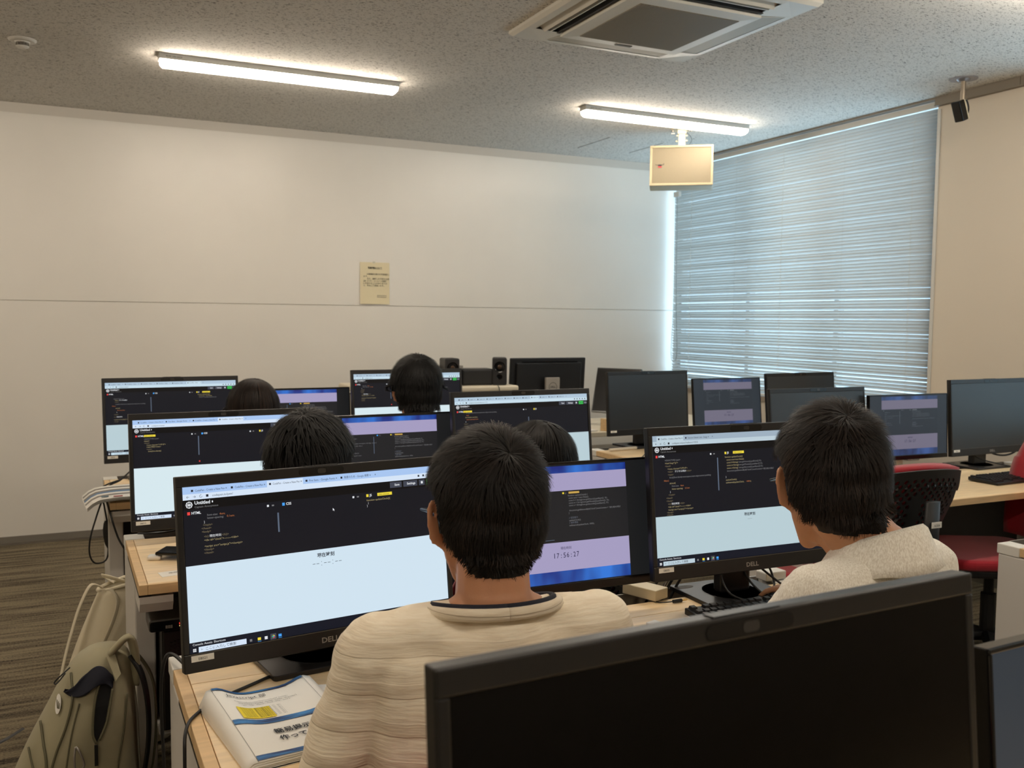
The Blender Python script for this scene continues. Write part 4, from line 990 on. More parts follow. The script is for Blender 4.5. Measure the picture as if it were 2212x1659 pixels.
# ================================================================ front: presenter console, speakers, black monitor back, side table
t = thing('presenter_console', 'pale presenter console against the white wall holding the loudspeakers', 'desk', (1.55, 5.18, 0))
MB().box(0, 0, .955, .985, .55, .99).build('top_board', mat('console_cream', (216, 206, 184), .5), t, bev=.012, seg=3)
MB().box(.30, .03, .93, .955, .5, .953).build('pull_out_shelf', mat('console_cream', (216, 206, 184), .5), t)
MB().box(.03, .05, 0, .93, .5, .93).build('cabinet', mat('console_grey', (150, 146, 140), .55), t)
def spk(label, loc, rz):
    t = thing('desktop_speaker', label, 'speaker', loc, rz)
    MB().prism(rrect(-.045, 0, .045, .168, .012, 4), 0, .13, 'y').build('cabinet', mat('speaker_black', (30, 30, 31), .45), t, bev=.004)
    MB().prism(rrect(-.042, .004, .042, .164, .011, 4), -.008, .0, 'y').build('front_baffle', mat('speaker_front', (38, 38, 40), .35), t, bev=.003)
    T = lambda z: Matrix.Translation((0, -.008, z)) @ Matrix.Rotation(PI / 2, 4, 'X')
    MB().lathe([(.034, 0), (.034, .002), (.03, .001), (.015, -.006)], 24, T=T(.112)).build('woofer', BLACKG, t)
    MB().lathe([(.014, -.004), (.013, .004), (.006, .008)], 18, T=T(.112)).build('dust_cap', mat('cone_bronze', (70, 50, 34), .35, metal=.4), t)
    MB().lathe([(.018, 0), (.018, .002), (.008, -.003)], 20, T=T(.052)).build('tweeter', BLACKG, t)
    return t
spk('black desktop speaker half hidden behind the far row monitor', (2.105, 5.21, .9905), R(-6))
spk('black desktop speaker at the right end of the presenter console', (2.425, 5.23, .9905), R(-24))
block('subwoofer', 'black box lying between the two desktop speakers', 'box', (2.305, 5.33, .9905), (.20, .14, .10), mat('speaker_black', (30, 30, 31), .45), R(-8), .012)
block('projector_box', 'grey box behind the desktop speakers', 'box', (2.13, 5.42, .9905), (.20, .16, .118), mat('box_grey', (150, 146, 138), .5), 0, .004)
cable('thin black cable dropping over the front of the presenter console', [(2.40, 5.20, .995), (2.39, 5.175, .992), (2.395, 5.165, .965), (2.39, 5.165, .90), (2.38, 5.17, .8)], .0025)
# presenter's monitor seen from behind, standing on the side table
t = thing('presenter_monitor', 'black monitor seen from behind with a round emblem on its grey stand', 'monitor', (2.84, 5.40, .72), 0)
MB().box(-.2745, .0, .098, .2745, .018, .43).box(-.235, -.02, .13, .235, .0, .40).build('panel_housing', mat('monitor_back', (26, 26, 28), .38), t, (0, 0, 0), (R(4), 0, 0), bev=.006)
MB().box(-.2, -.0225, .402, .2, -.015, .408).build('vent_slot', BLACKG, t, (0, 0, 0), (R(4), 0, 0))
MB().box(-.26, .0185, .125, .26, .020, .42).build('screen', OFFSCR, t, (0, 0, 0), (R(4), 0, 0))
MB().box(-.05, -.09, .0, .05, -.07, .305).build('stand_neck', mat('stand_grey', (150, 144, 136), .45), t, bev=.003)
MB().prism(rrect(-.12, -.16, .12, .06, .01, 3), 0, .012, 'z').build('stand_base', DARKM, t)
g = MB(); T = Matrix.Translation((.0, -.0905, .245)) @ Matrix.Rotation(PI / 2, 4, 'X')
n = 28
for i in range(n):
    a, b_ = 2 * PI * i / n, 2 * PI * (i + 1) / n
    g.add([(r_ * math.cos(q), r_ * math.sin(q), 0) for r_, q in ((.029, a), (.029, b_), (.0265, b_), (.0265, a))], [(0, 1, 2, 3)], None, T)
put_text(g, 'DELL', 0, .239, .0165, None, -.0908, 'C', bold=True)
g.build('brand_emblem', INK, t)
o = block('red_object', 'small red knob showing beside the back of the presenter monitor', 'knob', (3.14, 5.5, .72), (.05, .05, .125), mat('red_plastic', (190, 30, 40), .5), 0, .02)
t = thing('side_table', 'pale side table in front of the white wall, papers on it', 'table', (2.60, 4.86, 0))
MB().box(0, 0, .69, 1.5, .72, .72).build('tabletop', mat('console_cream', (216, 206, 184), .5), t, bev=.004)
MB().box(.03, .04, .02, .06, .68, .69).box(1.44, .04, .02, 1.47, .68, .69).build('leg_panel', DESKW, t)
MB().box(.02, .012, .30, 1.48, .022, .64).build('front_panel', mat('panel_taupe', (168, 162, 150), .6), t)
# dark display swung sideways on an arm
t = thing('tilted_display', 'black display swung sideways behind the blank grey monitor', 'display', (3.2, 5.0, .72), R(-58))
MB().box(-.25, 0, 0, .06, .022, .295).build('panel_housing', mat('piano_black', (13, 13, 14), .18), t, (0, 0, .085), (R(-16), 0, 0), bev=.003)
MB().box(-.243, -.001, .012, .053, .0, .285).build('screen', DKS, t, (0, 0, .085), (R(-16), 0, 0))
MB().tube([(0, .09, .02), (0, .10, .12), (-.05, .09, .20), (0, .05, .25)], .012, 8).build('support_arm', mat('arm_taupe', (84, 78, 70), .5), t)
MB().prism(rrect(-.10, -.0, .10, .18, .02, 3), 0, .012, 'z').build('stand_base', mat('arm_taupe', (84, 78, 70), .5), t)
block('ring_binder', 'white papers on the side table left of the blank grey monitor', 'papers', (2.86, 4.97 - .06, .72), (.10, .09, .012), PAPER, R(20), .001)
block('book_end', 'wooden stand on the side table behind the blank grey monitor', 'stand', (2.985, 4.90, .72), (.02, .06, .075), WOODE, R(20), .002)
for q, (x, y) in enumerate(((3.42, 4.12), (3.25, 3.95))):
    pass

# ================================================================ bags
OLIVE = mat('olive_nylon', (160, 153, 124), .62, sheen=.1, bump=(60, .25), var=(5, .08)); OLIVED = mat('olive_zip', (96, 92, 68), .6)
NAVYC = mat('navy_cloth', (24, 26, 40), .85, bump=(80, .3)); CANVAS = mat('canvas', (226, 216, 190), .95, bump=(420, .25), var=(4, .05))
def loft(levels, n=40, p=2.6):
    """levels: (z, cx, cy, hx, hy) superellipse rings"""
    vs = []; fs = []
    for z, cx, cy, hx, hy in levels:
        for i in range(n):
            a = 2 * PI * i / n; c, s = math.cos(a), math.sin(a)
            vs.append((cx + hx * math.copysign(abs(c) ** (2 / p), c), cy + hy * math.copysign(abs(s) ** (2 / p), s), z))
    for j in range(len(levels) - 1):
        for i in range(n):
            k = (i + 1) % n; fs.append((j * n + i, j * n + k, (j + 1) * n + k, (j + 1) * n + i))
    fs.append(tuple(reversed(range(n)))); fs.append(tuple(range((len(levels) - 1) * n, len(levels) * n)))
    return vs, fs
bp_lv = [(.0, -.01, 0, .160, .115), (.015, -.01, 0, .172, .125), (.10, -.008, 0, .178, .130), (.20, .005, 0, .162, .128), (.30, .022, 0, .140, .122), (.38, .042, 0, .117, .112), (.45, .058, 0, .098, .10), (.51, .07, 0, .078, .082), (.55, .08, 0, .058, .06), (.572, .086, 0, .03, .03)]
BX, BY = 0.0, 2.52
t = thing('backpack', 'olive green backpack with a dark open slit, leaning by the desk legs', 'backpack', (BX, BY, 0))
v, f = loft(bp_lv)
def bump_pack(v):
    o = []
    for x, y, z in v:
        q = noise.noise(Vector((x * 9, y * 9, z * 7))) * .012 + noise.noise(Vector((x * 24, y * 24, z * 18))) * .004
        cxx = np.interp(z, [a[0] for a in bp_lv], [a[1] for a in bp_lv]); d = Vector((x - cxx, y, 0)); d = d.normalized() if d.length > 1e-4 else Vector((0, 0, 0))
        o.append((x + d.x * q, y + d.y * q, z))
    return o
MB().add(bump_pack(v), f).build('pack_body', OLIVE, t, smooth=True, sub=1)
def PS(px, py, off=.004):
    """point on the pack's front face from sketch units (125 px = .126 m)"""
    x = (px - 145) * .00104 - .002; z = .575 - (py - 1405) * .00118
    L = np.array(bp_lv); cx = np.interp(z, L[:, 0], L[:, 1]); hx = np.interp(z, L[:, 0], L[:, 3]); hy = np.interp(z, L[:, 0], L[:, 4])
    k = max(-.97, min(.97, (x - cx) / hx)); return (x, -hy * (1 - abs(k) ** 2.6) ** (1 / 2.6) - off, z)
def ribbon(pts, wd, off=.004, nm='strip', m=None, th=None):
    P = [Vector(PS(a, b, off)) for a, b in pts]; g = MB(); g.tube(catmull(P, 5), wd, 8, flat=1.0); return g.build(nm, m, t, smooth=True)
# open slit: dark lens lying on the front
g = MB(); Lf = [(212, 1468), (206, 1485), (201, 1510), (197, 1540), (198, 1565), (202, 1578)]; Rt = [(238, 1468), (236, 1485), (229, 1510), (222, 1540), (210, 1565), (203, 1578)]
for i in range(5): g.quad(PS(*Lf[i], .006), PS(*Rt[i], .006), PS(*Rt[i + 1], .006), PS(*Lf[i + 1], .006))
g.build('open_slit', mat('slit_black', (6, 6, 7), .9), t)
ribbon([(212, 1466), (203, 1490), (196, 1530), (195, 1562), (201, 1580)], .003, .006, 'zip', OLIVED); ribbon([(239, 1480), (232, 1515), (224, 1545), (208, 1575)], .003, .006, 'zip', OLIVED)
ribbon([(152, 1450), (154, 1490), (140, 1540), (118, 1590), (104, 1635), (98, 1700)], .0028, .003, 'zip', OLIVED); ribbon([(168, 1500), (150, 1560), (135, 1640), (130, 1720)], .002, .002, 'seam', OLIVED)
ribbon([(86, 1540), (92, 1575), (97, 1610), (92, 1660), (84, 1700)], .003, .004, 'zip', OLIVED); ribbon([(60, 1590), (72, 1625), (86, 1650)], .0025, .004, 'zip', OLIVED)
ribbon([(272, 1500), (262, 1570), (248, 1630), (244, 1700)], .002, .002, 'seam', OLIVED)
# lower front pocket
v2, f2 = loft([(z, 0, 0, hx, hy) for z, hx, hy in ((0, .04, .03), (.02, .062, .045), (.12, .07, .05), (.2, .062, .042), (.24, .035, .02))], 28)
MB().add(v2, f2).build('front_pocket', OLIVE, t, (.035, -.125, .06), smooth=True, sub=1)
g = MB().tube(catmull([(.035 - .066, -.15, .10), (.035 - .064, -.16, .22), (.035 - .03, -.165, .285), (.035 + .03, -.165, .285), (.035 + .064, -.16, .22), (.035 + .066, -.15, .10)], 6), .0028, 7).build('zip', OLIVED, t)
# navy cloth hanging over the opening
g = MB(); top = [(140, 1478), (165, 1462), (190, 1440), (212, 1430), (232, 1440), (242, 1462)]; bot = [(134, 1480), (152, 1490), (178, 1483), (205, 1466), (228, 1468), (240, 1478)]
N = 10
for i in range(5):
    for j in range(4):
        def q(i, j):
            a = np.array(top[i]) * (1 - j / 4) + np.array(bot[i]) * j / 4; return PS(a[0], a[1], .012 + .007 * math.sin(i * 1.9 + j * .8))
        g.quad(q(i, j), q(i + 1, j), q(i + 1, j + 1), q(i, j + 1))
o = g.build('navy_cloth', NAVYC, t, smooth=True, sub=2, weld=True); so = o.modifiers.new('s', 'SOLIDIFY'); so.thickness = .008
# grab flap, straps
g = MB(); FL = [(228, 1418), (243, 1402), (258, 1452), (247, 1462)]
g.quad(*[PS(a, b, .020) for a, b in FL]); o = g.build('top_flap', OLIVE, t); so = o.modifiers.new('s', 'SOLIDIFY'); so.thickness = .01
MB().tube(catmull([(.095, -.05, .56), (.135, -.06, .60), (.15, -.05, .55), (.15, -.03, .47)], 6), .017, 8, flat=.5).build('shoulder_pad', OLIVE, t, smooth=True)
MB().tube(catmull([(.140, -.05, .55), (.165, -.06, .50), (.178, -.06, .42), (.178, -.06, .33), (.165, -.06, .24), (.14, -.05, .12)], 6), .014, 8, flat=.35).build('shoulder_strap', CABLE, t, smooth=True)
MB().tube(catmull([(.150, -.01, .55), (.190, -.02, .48), (.2, -.02, .38), (.19, -.02, .25), (.16, 0, .14)], 6), .010, 8, flat=.3).build('shoulder_strap', OLIVED, t, smooth=True)
MB().tube(catmull([(-.10, -.06, .41), (-.13, -.09, .405), (-.15, -.10, .40)], 4), .006, 6, flat=.4).build('side_strap', CABLE, t)
MB().tube(catmull([PS(150, 1440, .01), PS(135, 1445, .03), PS(118, 1458, .03), PS(122, 1462, .03), PS(140, 1450, .01)], 6), .0018, 6).build('zip_cord', CABLE, t)
MB().tube(catmull([PS(158, 1578, .012), PS(155, 1600, .016), PS(158, 1624, .016), PS(170, 1622, .016), PS(175, 1612, .016), PS(167, 1590, .016), PS(159, 1578, .012)], 6), .0025, 8).build('carabiner', SILVER, t, smooth=True)
MB().box(-.004, -.003, -.05, .004, .003, 0).build('zip_pull', CABLE, t, PS(201, 1582, .01))
g = MB(); c0 = (124, 1504)
g.add([PS(c0[0] + 5.5 * math.cos(2 * PI * i / 20) + 3 * math.sin(2 * PI * i / 20), c0[1] - 16 * math.sin(2 * PI * i / 20), .006) for i in range(20)], [tuple(range(20))])
g.build('white_emblem', PAPER, t)
g = MB()
for k in range(4): g.tube([PS(c0[0] - 4 + k * 2.4, c0[1] - 8 + k * 1.5, .0075), PS(c0[0] - 2 + k * 1.4, c0[1] + 6, .0075)], .0006, 4)
g.build('emblem_lines', OLIVED, t)

t = thing('tote_bag', 'cream canvas tote bag standing behind the backpack against the desk leg', 'bag', (.14, 3.22, 0), R(4))
v, f = loft([(.0, 0, 0, .17, .06), (.02, 0, 0, .185, .07), (.15, -.005, 0, .18, .075), (.30, .02, 0, .158, .07), (.40, .035, 0, .135, .06), (.48, .05, 0, .115, .05), (.535, .055, 0, .105, .045)], 48, 2.4)
v = [(x + .010 * noise.noise(Vector((x * 10, y * 14, z * 9))), y + .016 * noise.noise(Vector((x * 12 + 5, z * 6, 1))), z + (.012 * math.sin(x * 22) if z > .5 else 0)) for x, y, z in v]
f = f[:-1]
o = MB().add(v, f).build('bag_body', CANVAS, t, smooth=True, sub=1); so = o.modifiers.new('s', 'SOLIDIFY'); so.thickness = .003
rim = [(.055 + .106 * math.cos(a), .047 * math.sin(a), .532 + .012 * math.sin((.055 + .106 * math.cos(a)) * 22)) for a in [2 * PI * i / 28 for i in range(29)]]
MB().tube(rim, .006, 6).build('rim_hem', CANVAS, t, smooth=True)
MB().tube(catmull([(-.040, -.03, .535), (-.074, -.04, .55), (-.107, -.045, .49), (-.130, -.05, .42), (-.152, -.055, .34), (-.172, -.06, .25)], 6), .011, 8, flat=.25).build('carry_strap', CANVAS, t, smooth=True)
MB().tube(catmull([(-.02, -.050, .535), (.0, -.064, .50), (-.01, -.072, .45), (-.04, -.078, .38), (-.08, -.082, .30), (-.13, -.082, .24)], 6), .011, 8, flat=.25).build('carry_strap', CANVAS, t, smooth=True)
MB().tube(catmull([(.0, .03, .53), (-.03, .03, .555), (-.02, 0, .56), (.03, -.03, .545)], 6), .010, 8, flat=.3).build('carry_strap', CANVAS, t, smooth=True)
g = MB(); put_text(g, 'and JERRY', -.06, .425, .017, None, -.0, 'L'); o = g.build('printed_text', INK, t, (-.018, -.083, .02), (R(6), R(22), 0))

# ================================================================ people
from mathutils.bvhtree import BVHTree
def cap(mb, a, b, ra, rb, n=14, T=None):
    a, b = Vector(a), Vector(b); d = (b - a); L = d.length; d = d / L if L > 1e-6 else Vector((0, 0, 1))
    pts = []; rr = []
    for k in range(4):
        q = R(10 + 80 * k / 3); pts.append(a - d * ra * math.cos(q)); rr.append(ra * math.sin(q))
    for k in range(4):
        q = R(90 - 80 * k / 3); pts.append(b + d * rb * math.cos(q)); rr.append(rb * math.sin(q))
    mb.tube(pts, rr, n, T=T)
def ell(mb, c, r, T=None, n=22):
    pr = [(math.sin(R(a)), math.cos(R(a))) for a in (176, 160, 140, 120, 100, 80, 60, 40, 20, 4)]
    M = Matrix.Translation(c) @ Matrix.Diagonal((*r, 1)); mb.lathe(pr, n, T=(T @ M) if T else M)
def chain(mb, pts, rs, T=None, n=14):
    for i in range(len(pts) - 1): cap(mb, pts[i], pts[i + 1], rs[i], rs[i + 1], n, T)
def remesh(mb, name, vox, it, m, parent, keep=None, disp=None):
    me = bpy.data.meshes.new(name); me.from_pydata(mb.v, [], mb.f)
    bm = bmesh.new(); bm.from_mesh(me); bmesh.ops.recalc_face_normals(bm, faces=bm.faces); bm.to_mesh(me); bm.free()
    o = bpy.data.objects.new(name, me); COL.objects.link(o)
    q = o.modifiers.new('r', 'REMESH'); q.mode = 'VOXEL'; q.voxel_size = vox; q.use_smooth_shade = True
    q = o.modifiers.new('s', 'SMOOTH'); q.factor = .5; q.iterations = it
    dg = bpy.context.evaluated_depsgraph_get(); dg.update()
    me2 = bpy.data.meshes.new_from_object(o.evaluated_get(dg))
    o.modifiers.clear(); o.data = me2; me2.materials.clear(); me2.materials.append(m)
    bpy.data.meshes.remove(me); me2.name = name
    if disp:
        n = len(me2.vertices); co = np.empty(n * 3); me2.vertices.foreach_get('co', co); co = co.reshape(-1, 3)
        nr = np.array([v.normal for v in me2.vertices])
        co += nr * np.array([disp(c) for c in co])[:, None]
        me2.vertices.foreach_set('co', co.ravel()); me2.update()
    me2.shade_smooth()
    o.parent = parent
    return o
def skin_mat(name, col):
    m = mat(name, col, .5, spec=.35, var=(14, .07), bump=(350, .08)); p = m.node_tree.nodes['Principled BSDF']
    p.inputs['Subsurface Weight'].default_value = .12; p.inputs['Subsurface Radius'].default_value = (.012, .004, .002); p.inputs['Subsurface Scale'].default_value = 1
    return m
def hair_mat(name, col):
    if name in MATS: return MATS[name]
    m = mat(name, col, .58, spec=.28); nt = m.node_tree; b = nt.nodes['Principled BSDF']; c = lin(col)
    at = nt.nodes.new('ShaderNodeAttribute'); at.attribute_name = 'tone'
    cr = nt.nodes.new('ShaderNodeValToRGB'); e = cr.color_ramp.elements
    e[0].position = 0; e[0].color = (c[0] * .35, c[1] * .35, c[2] * .35, 1); e[1].position = 1; e[1].color = (c[0] * 5.0, c[1] * 4.6, c[2] * 4.2, 1)
    mid = cr.color_ramp.elements.new(.6); mid.color = (c[0] * 1.2, c[1] * 1.15, c[2] * 1.1, 1)
    nt.links.new(at.outputs['Fac'], cr.inputs[0]); nt.links.new(cr.outputs[0], b.inputs['Base Color']); return m
def hand(mb, wrist, d, nrm, side, curl=.35, s=1.0):
    """palm + five fingers; d = pointing direction, nrm = back of the hand direction, side=+1 thumb towards x"""
    d = Vector(d).normalized(); nrm = (Vector(nrm) - d * Vector(nrm).dot(d)).normalized(); x = d.cross(nrm).normalized() * side
    w = Vector(wrist)
    for k, (off, L, r) in enumerate(((.027, .070, .0078), (.009, .080, .0082), (-.009, .074, .0078), (-.026, .058, .0068))):
        base = w + d * .082 * s + x * off * s
        cap(mb, w + d * .012 + x * off * .7 * s, base, .0125, .0115)
        p = base; dirv = d.copy()
        for j, fr in enumerate((.45, .32, .23)):
            a = curl * (.6 + .5 * j); dirv = (dirv * math.cos(a) - nrm * math.sin(a)).normalized()
            if j == 0: dirv = (dirv + x * (off * 3)).normalized()
            q = p + dirv * L * fr * s; cap(mb, p, q, r * (1 - .06 * j), r * (1 - .06 * (j + 1)), 10); p = q
    b0 = w + d * .022 * s + x * .022; b1 = b0 + (d * .6 + x * .75 - nrm * .25).normalized() * .040; b2 = b1 + (d * .9 + x * .35 - nrm * .2).normalized() * .03; b3 = b2 + (d * 1 + x * .05 - nrm * .3).normalized() * .024
    cap(mb, b0, b1, .0125, .0105); cap(mb, b1, b2, .0100, .0088, 10); cap(mb, b2, b3, .0088, .0075, 10)

def person(label, loc, yaw, zn, head_off, head_yaw, head_pitch, hair, shirt, hands=None, vox=.0055, group=None, skin=(190, 142, 110), glasses=False, mask=False, collar=None, shw=.0, disp=None, slv='short', neck_r=.053, hscale=1.0):
    t = thing('person', label, 'person', (loc[0], loc[1], 0), yaw, group)
    SK = skin_mat('skin_%d' % sum(skin), skin)
    H0 = Vector((head_off[0], head_off[1], zn + head_off[2]))          # ear centre
    HT_ = Matrix.Translation(H0) @ Euler((-head_pitch, 0, head_yaw)).to_matrix().to_4x4() @ Matrix.Scale(hscale, 4)
    B = MB()
    ell(B, (0, -.005, .045), (.076, .095, .085), HT_); ell(B, (0, -.032, .003), (.066, .058, .062), HT_)
    ell(B, (0, .040, -.020), (.058, .050, .080), HT_); ell(B, (0, .02, .01), (.070, .06, .06), HT_)
    for s in (-1, 1):
        cap(B, (s * .052, .0, -.045), (s * .016, .075, -.092), .018, .017, T=HT_); ell(B, (s * .035, .062, -.022), (.022, .022, .024), HT_)
        cap(B, (s * .012, .088, .028), (s * .045, .074, .028), .010, .010, T=HT_)
        # ear: bowl plate, helix curl and lobe
        T2 = HT_ @ Matrix.Translation((s * .0725, -.002, 0)) @ Matrix.Rotation(s * R(34), 4, 'Z') @ Matrix.Scale(1.1, 4)
        hx = [(0, .012, -.016), (0, .014, .004), (0, .010, .022), (0, -.002, .030), (0, -.013, .024), (0, -.017, .008), (0, -.012, -.010), (0, -.004, -.024), (0, .004, -.028)]
        hx = [(s * (.013 if y < 0 else .003), y, z) for _, y, z in hx]
        for i in range(len(hx) - 1): cap(B, hx[i], hx[i + 1], .0046, .0046, 8, T2)
        ell(B, (s * .004, .0, 0), (.0050, .013, .025), T2); cap(B, (s * .004, .002, -.024), (s * .004, .004, -.030), .006, .0055, 8, T2)
    cap(B, (0, .090, .018), (0, .108, -.020), .008, .0105, T=HT_); ell(B, (0, .098, -.026), (.016, .010, .008), HT_)
    ell(B, (0, .088, -.052), (.023, .009, .005), HT_); ell(B, (0, .086, -.060), (.020, .009, .006), HT_); ell(B, (0, .082, -.090), (.018, .014, .014), HT_)
    nk = HT_ @ Vector((0, -.022, -.035)); nb = Vector((0, -.01, zn - .035))
    cap(B, nk, nb, neck_r, neck_r + .004); cap(B, HT_ @ Vector((0, .015, -.05)), nb + Vector((0, .03, 0)), neck_r - .012, neck_r)
    # trunk, shoulders, arms
    sw = .172 + shw; zs = zn - .085
    chain(B, [nb, (0, -.005, zn - .16), (0, .0, zn - .30), (0, -.03, .55), (0, -.05, .50)], [.06, .105, .105, .11, .12])
    for s in (-1, 1):
        chain(B, [(s * .02, -.01, zn - .045), (s * .10, -.005, zn - .075), (s * sw, 0, zs - .005)], [.045, .034, .040])
        cap(B, (s * .09, 0, zn - .16), (s * .09, -.02, .55), .075, .08)
        chain(B, [(s * .09, -.05, .53), (s * .13, .38, .52), (s * .13, .36, .10)], [.085, .058, .042])
    arms = {}
    for s, key in ((-1, 'L'), (1, 'R')):
        h = (hands or {}).get(key) or dict(e=(s * (sw + .05), .10, zn - .34), w=(s * .16, .34, DT + .045))
        e_, w_ = Vector(h['e']), Vector(h['w'])
        chain(B, [(s * sw, 0, zs), e_, w_], [.045, .038, .026]); arms[key] = (e_, w_)
        hand(B, w_, h.get('d', (w_ - e_)), h.get('n', (0, 0, 1)), -s, h.get('curl', .32))
    body = remesh(B, 'body', vox, 3, SK, t)
    # ---- eyes, brows
    for s in (-1, 1):
        e = MB(); ell(e, (s * .031, .078, .010), (.0125, .0125, .0115), HT_, 14); e.build('eye', mat('eye_white', (230, 226, 220), .2), t, smooth=True)
        e = MB(); ell(e, (s * .031, .0885, .010), (.0052, .0025, .0052), HT_, 12); e.build('iris', mat('iris_dark', (40, 26, 18), .2), t, smooth=True)
        e = MB(); cap(e, (s * .016, .093, .027), (s * .045, .083, .029), .0028, .002, 8, HT_); e.build('eyebrow', mat('brow', (28, 22, 18), .8), t, smooth=True)
    # ---- hair
    HM = hair_mat(hair['name'], hair['col'])
    me = body.data; bvh = BVHTree.FromObject(body, bpy.context.evaluated_depsgraph_get())
    Hi = HT_.inverted()
    def hairline(p, tol=0.0):
        q = Hi @ p
        az = math.degrees(math.atan2(abs(q.x), -q.y + .005))
        zl = np.interp(az, [0, 40, 56, 67, 76, 98, 104, 116, 128, 180], hair.get('line', [-.078, -.072, -.036, .012, .042, .044, .040, .045, .078, .083]))
        return q.z - zl
    cr = (HT_.to_3x3() @ Vector(hair.get('crown', (.0, -.72, .69)))).normalized(); CC = HT_ @ Vector((0, -.005, .035))
    V = []; F = []; TN = []
    # cap: offset copy of the scalp
    vid = {}
    base = hair.get('base', .005)
    for p in me.polygons:
        c = p.center
        if c.z < zn - .03 or (Vector(c) - H0).length > .17: continue
        if hairline(c) < 0: continue
        ids = []
        for i in p.vertices:
            if i not in vid:
                v = me.vertices[i]; h = max(0, min(1, hairline(v.co) / .02)); qn = noise.noise(v.co * 45)
                vid[i] = len(V); V.append(tuple(v.co + v.normal * (.0008 + base * h * (1 + .35 * qn))))
            ids.append(vid[i])
        F.append(tuple(ids))
    TN += [.05] * len(V)
    nst = hair['n']; Lg = hair['len']; lift = hair['lift']; mess = hair.get('mess', .25); grav = hair.get('grav', .25); wd = hair.get('w', .0011); seg = hair.get('seg', 4); clump = hair.get('clump', 26)
    sw_ = hair.get('swirl', .3)
    down = Vector((0, 0, -1)); made = 0; tries = 0
    rnd = random.Random(hair.get('seed', 3))
    while made < nst and tries < nst * 4:
        tries += 1
        u = Vector((rnd.gauss(0, 1), rnd.gauss(0, 1), rnd.gauss(0, 1))).normalized()
        hit = bvh.ray_cast(CC + u * .30, -u, .3)
        if hit[0] is None: continue
        p, nrm = hit[0], hit[1]
        if hairline(p) < rnd.uniform(-.002, .003): continue
        ql = Hi @ p
        if math.degrees(math.atan2(abs(ql.x), -ql.y + .005)) > 84 and hairline(p) < .022: continue
        # flow away from the crown
        rel = (p - CC).normalized()
        dist = rel.angle(cr)
        away = -(cr - rel * cr.dot(rel)); away = away.normalized() if away.length > 1e-4 else Vector((1, 0, 0))
        tg = away + rel.cross(away) * sw_ * math.exp(-dist * 1.5) + down * grav * min(1.5, dist)
        cl = noise.noise_vector(p * clump) * mess * 1.6 + Vector((rnd.gauss(0, 1), rnd.gauss(0, 1), rnd.gauss(0, 1))) * mess * .28
        tg = tg + cl
        ln = Lg * rnd.uniform(.7, 1.15) * (1 + .5 * noise.noise(p * 30)) * (hair.get('nape', .6) if (Hi @ p).z < -.01 else 1) * (max(hair.get('edge', .3), min(1, hairline(p) / .045)))
        lf = lift * rnd.uniform(.35, 1.15) * (1.4 if dist < .5 and Lg < .05 else .8 if dist < .5 else 1) * (max(.25, min(1, hairline(p) / .05)))
        eg = max(.1, min(1, hairline(p) / .02)); b_s = base * 1.3 * eg + .001
        pts = [p + nrm * b_s]; q = p
        for k in range(1, seg + 1):
            tt = (tg - nrm * tg.dot(nrm)).normalized(); nx = pts[-1] + tt * ln / seg
            hit = bvh.find_nearest(nx)
            s_ = k / seg; hgt = b_s + lf * (s_ ** .8)
            qn_ = Hi @ hit[0]; azn = math.degrees(math.atan2(abs(qn_.x), -qn_.y + .005))
            if azn > 58 and hairline(hit[0]) < -.004 and hair.get('bare', True):
                pts.append(pts[-1] + tt * .0004); continue
            if (nx - hit[0]).dot(hit[1]) > hgt * 1.5 and qn_.z < -.02:   # off the skull: hang
                pts.append(pts[-1] + (down * .8 + tt * .4).normalized() * ln / seg); tg = down.copy()
            else:
                pts.append(hit[0] + hit[1] * hgt); nrm = hit[1]
                tg = tt + down * grav * .8 + cl * .3
        b0 = len(V); ww = wd * rnd.uniform(.7, 1.3); tone = max(0, min(1, rnd.random() ** 1.6 * .75 + .45 * noise.noise(pts[0] * 38)))
        for k, c in enumerate(pts):
            d = (pts[min(k + 1, seg)] - pts[max(k - 1, 0)]); sd = d.cross(c - CC)
            sd = sd.normalized() if sd.length > 1e-9 else Vector((1, 0, 0))
            w_ = ww * (1 - .75 * k / seg)
            V.append(tuple(c - sd * w_)); V.append(tuple(c + sd * w_)); TN += [tone * (.6 + .4 * k / seg)] * 2
        for k in range(seg): F.append((b0 + 2 * k, b0 + 2 * k + 1, b0 + 2 * k + 3, b0 + 2 * k + 2))
        made += 1
    hm = bpy.data.meshes.new('hair'); hm.from_pydata(V, [], F); hm.materials.append(HM); hm.shade_smooth(); hm.attributes.new('tone', 'FLOAT', 'POINT').data.foreach_set('value', TN)
    ho = bpy.data.objects.new('hair', hm); COL.objects.link(ho); ho.parent = t
    # ---- shirt
    S = MB(); g_ = .014
    chain(S, [(0, -.012, zn - .082), (0, -.008, zn - .17), (0, -.004, zn - .30), (0, -.03, .56), (0, -.05, .47)], [.084, .112, .116, .122, .13])
    ell(S, (0, -.012, zn - .105), (.14, .092, .080))
    for s in (-1, 1):
        chain(S, [(s * .05, -.012, zn - .074), (s * .10, -.008, zn - .074), (s * (sw + .002), -.002, zs - .004)], [.054, .053, .056])
        cap(S, (s * .085, 0, zn - .15), (s * .09, -.02, .53), .092, .096); cap(S, (s * .05, -.05, zn - .14), (s * .06, -.06, .62), .07, .08); cap(S, (s * .13, -.02, zn - .12), (s * .125, -.03, .62), .06, .055)
        e_, w_ = arms['L' if s < 0 else 'R']; a0 = Vector((s * sw, 0, zs))
        if slv == 'long': chain(S, [a0, e_, e_ + (w_ - e_) * .93], [.057, .050, .036])
        elif slv == 'half': chain(S, [a0, e_, e_ + (w_ - e_) * .25], [.057, .053, .05])
        else: chain(S, [a0, a0 + (e_ - a0) * .75], [.058, .056])
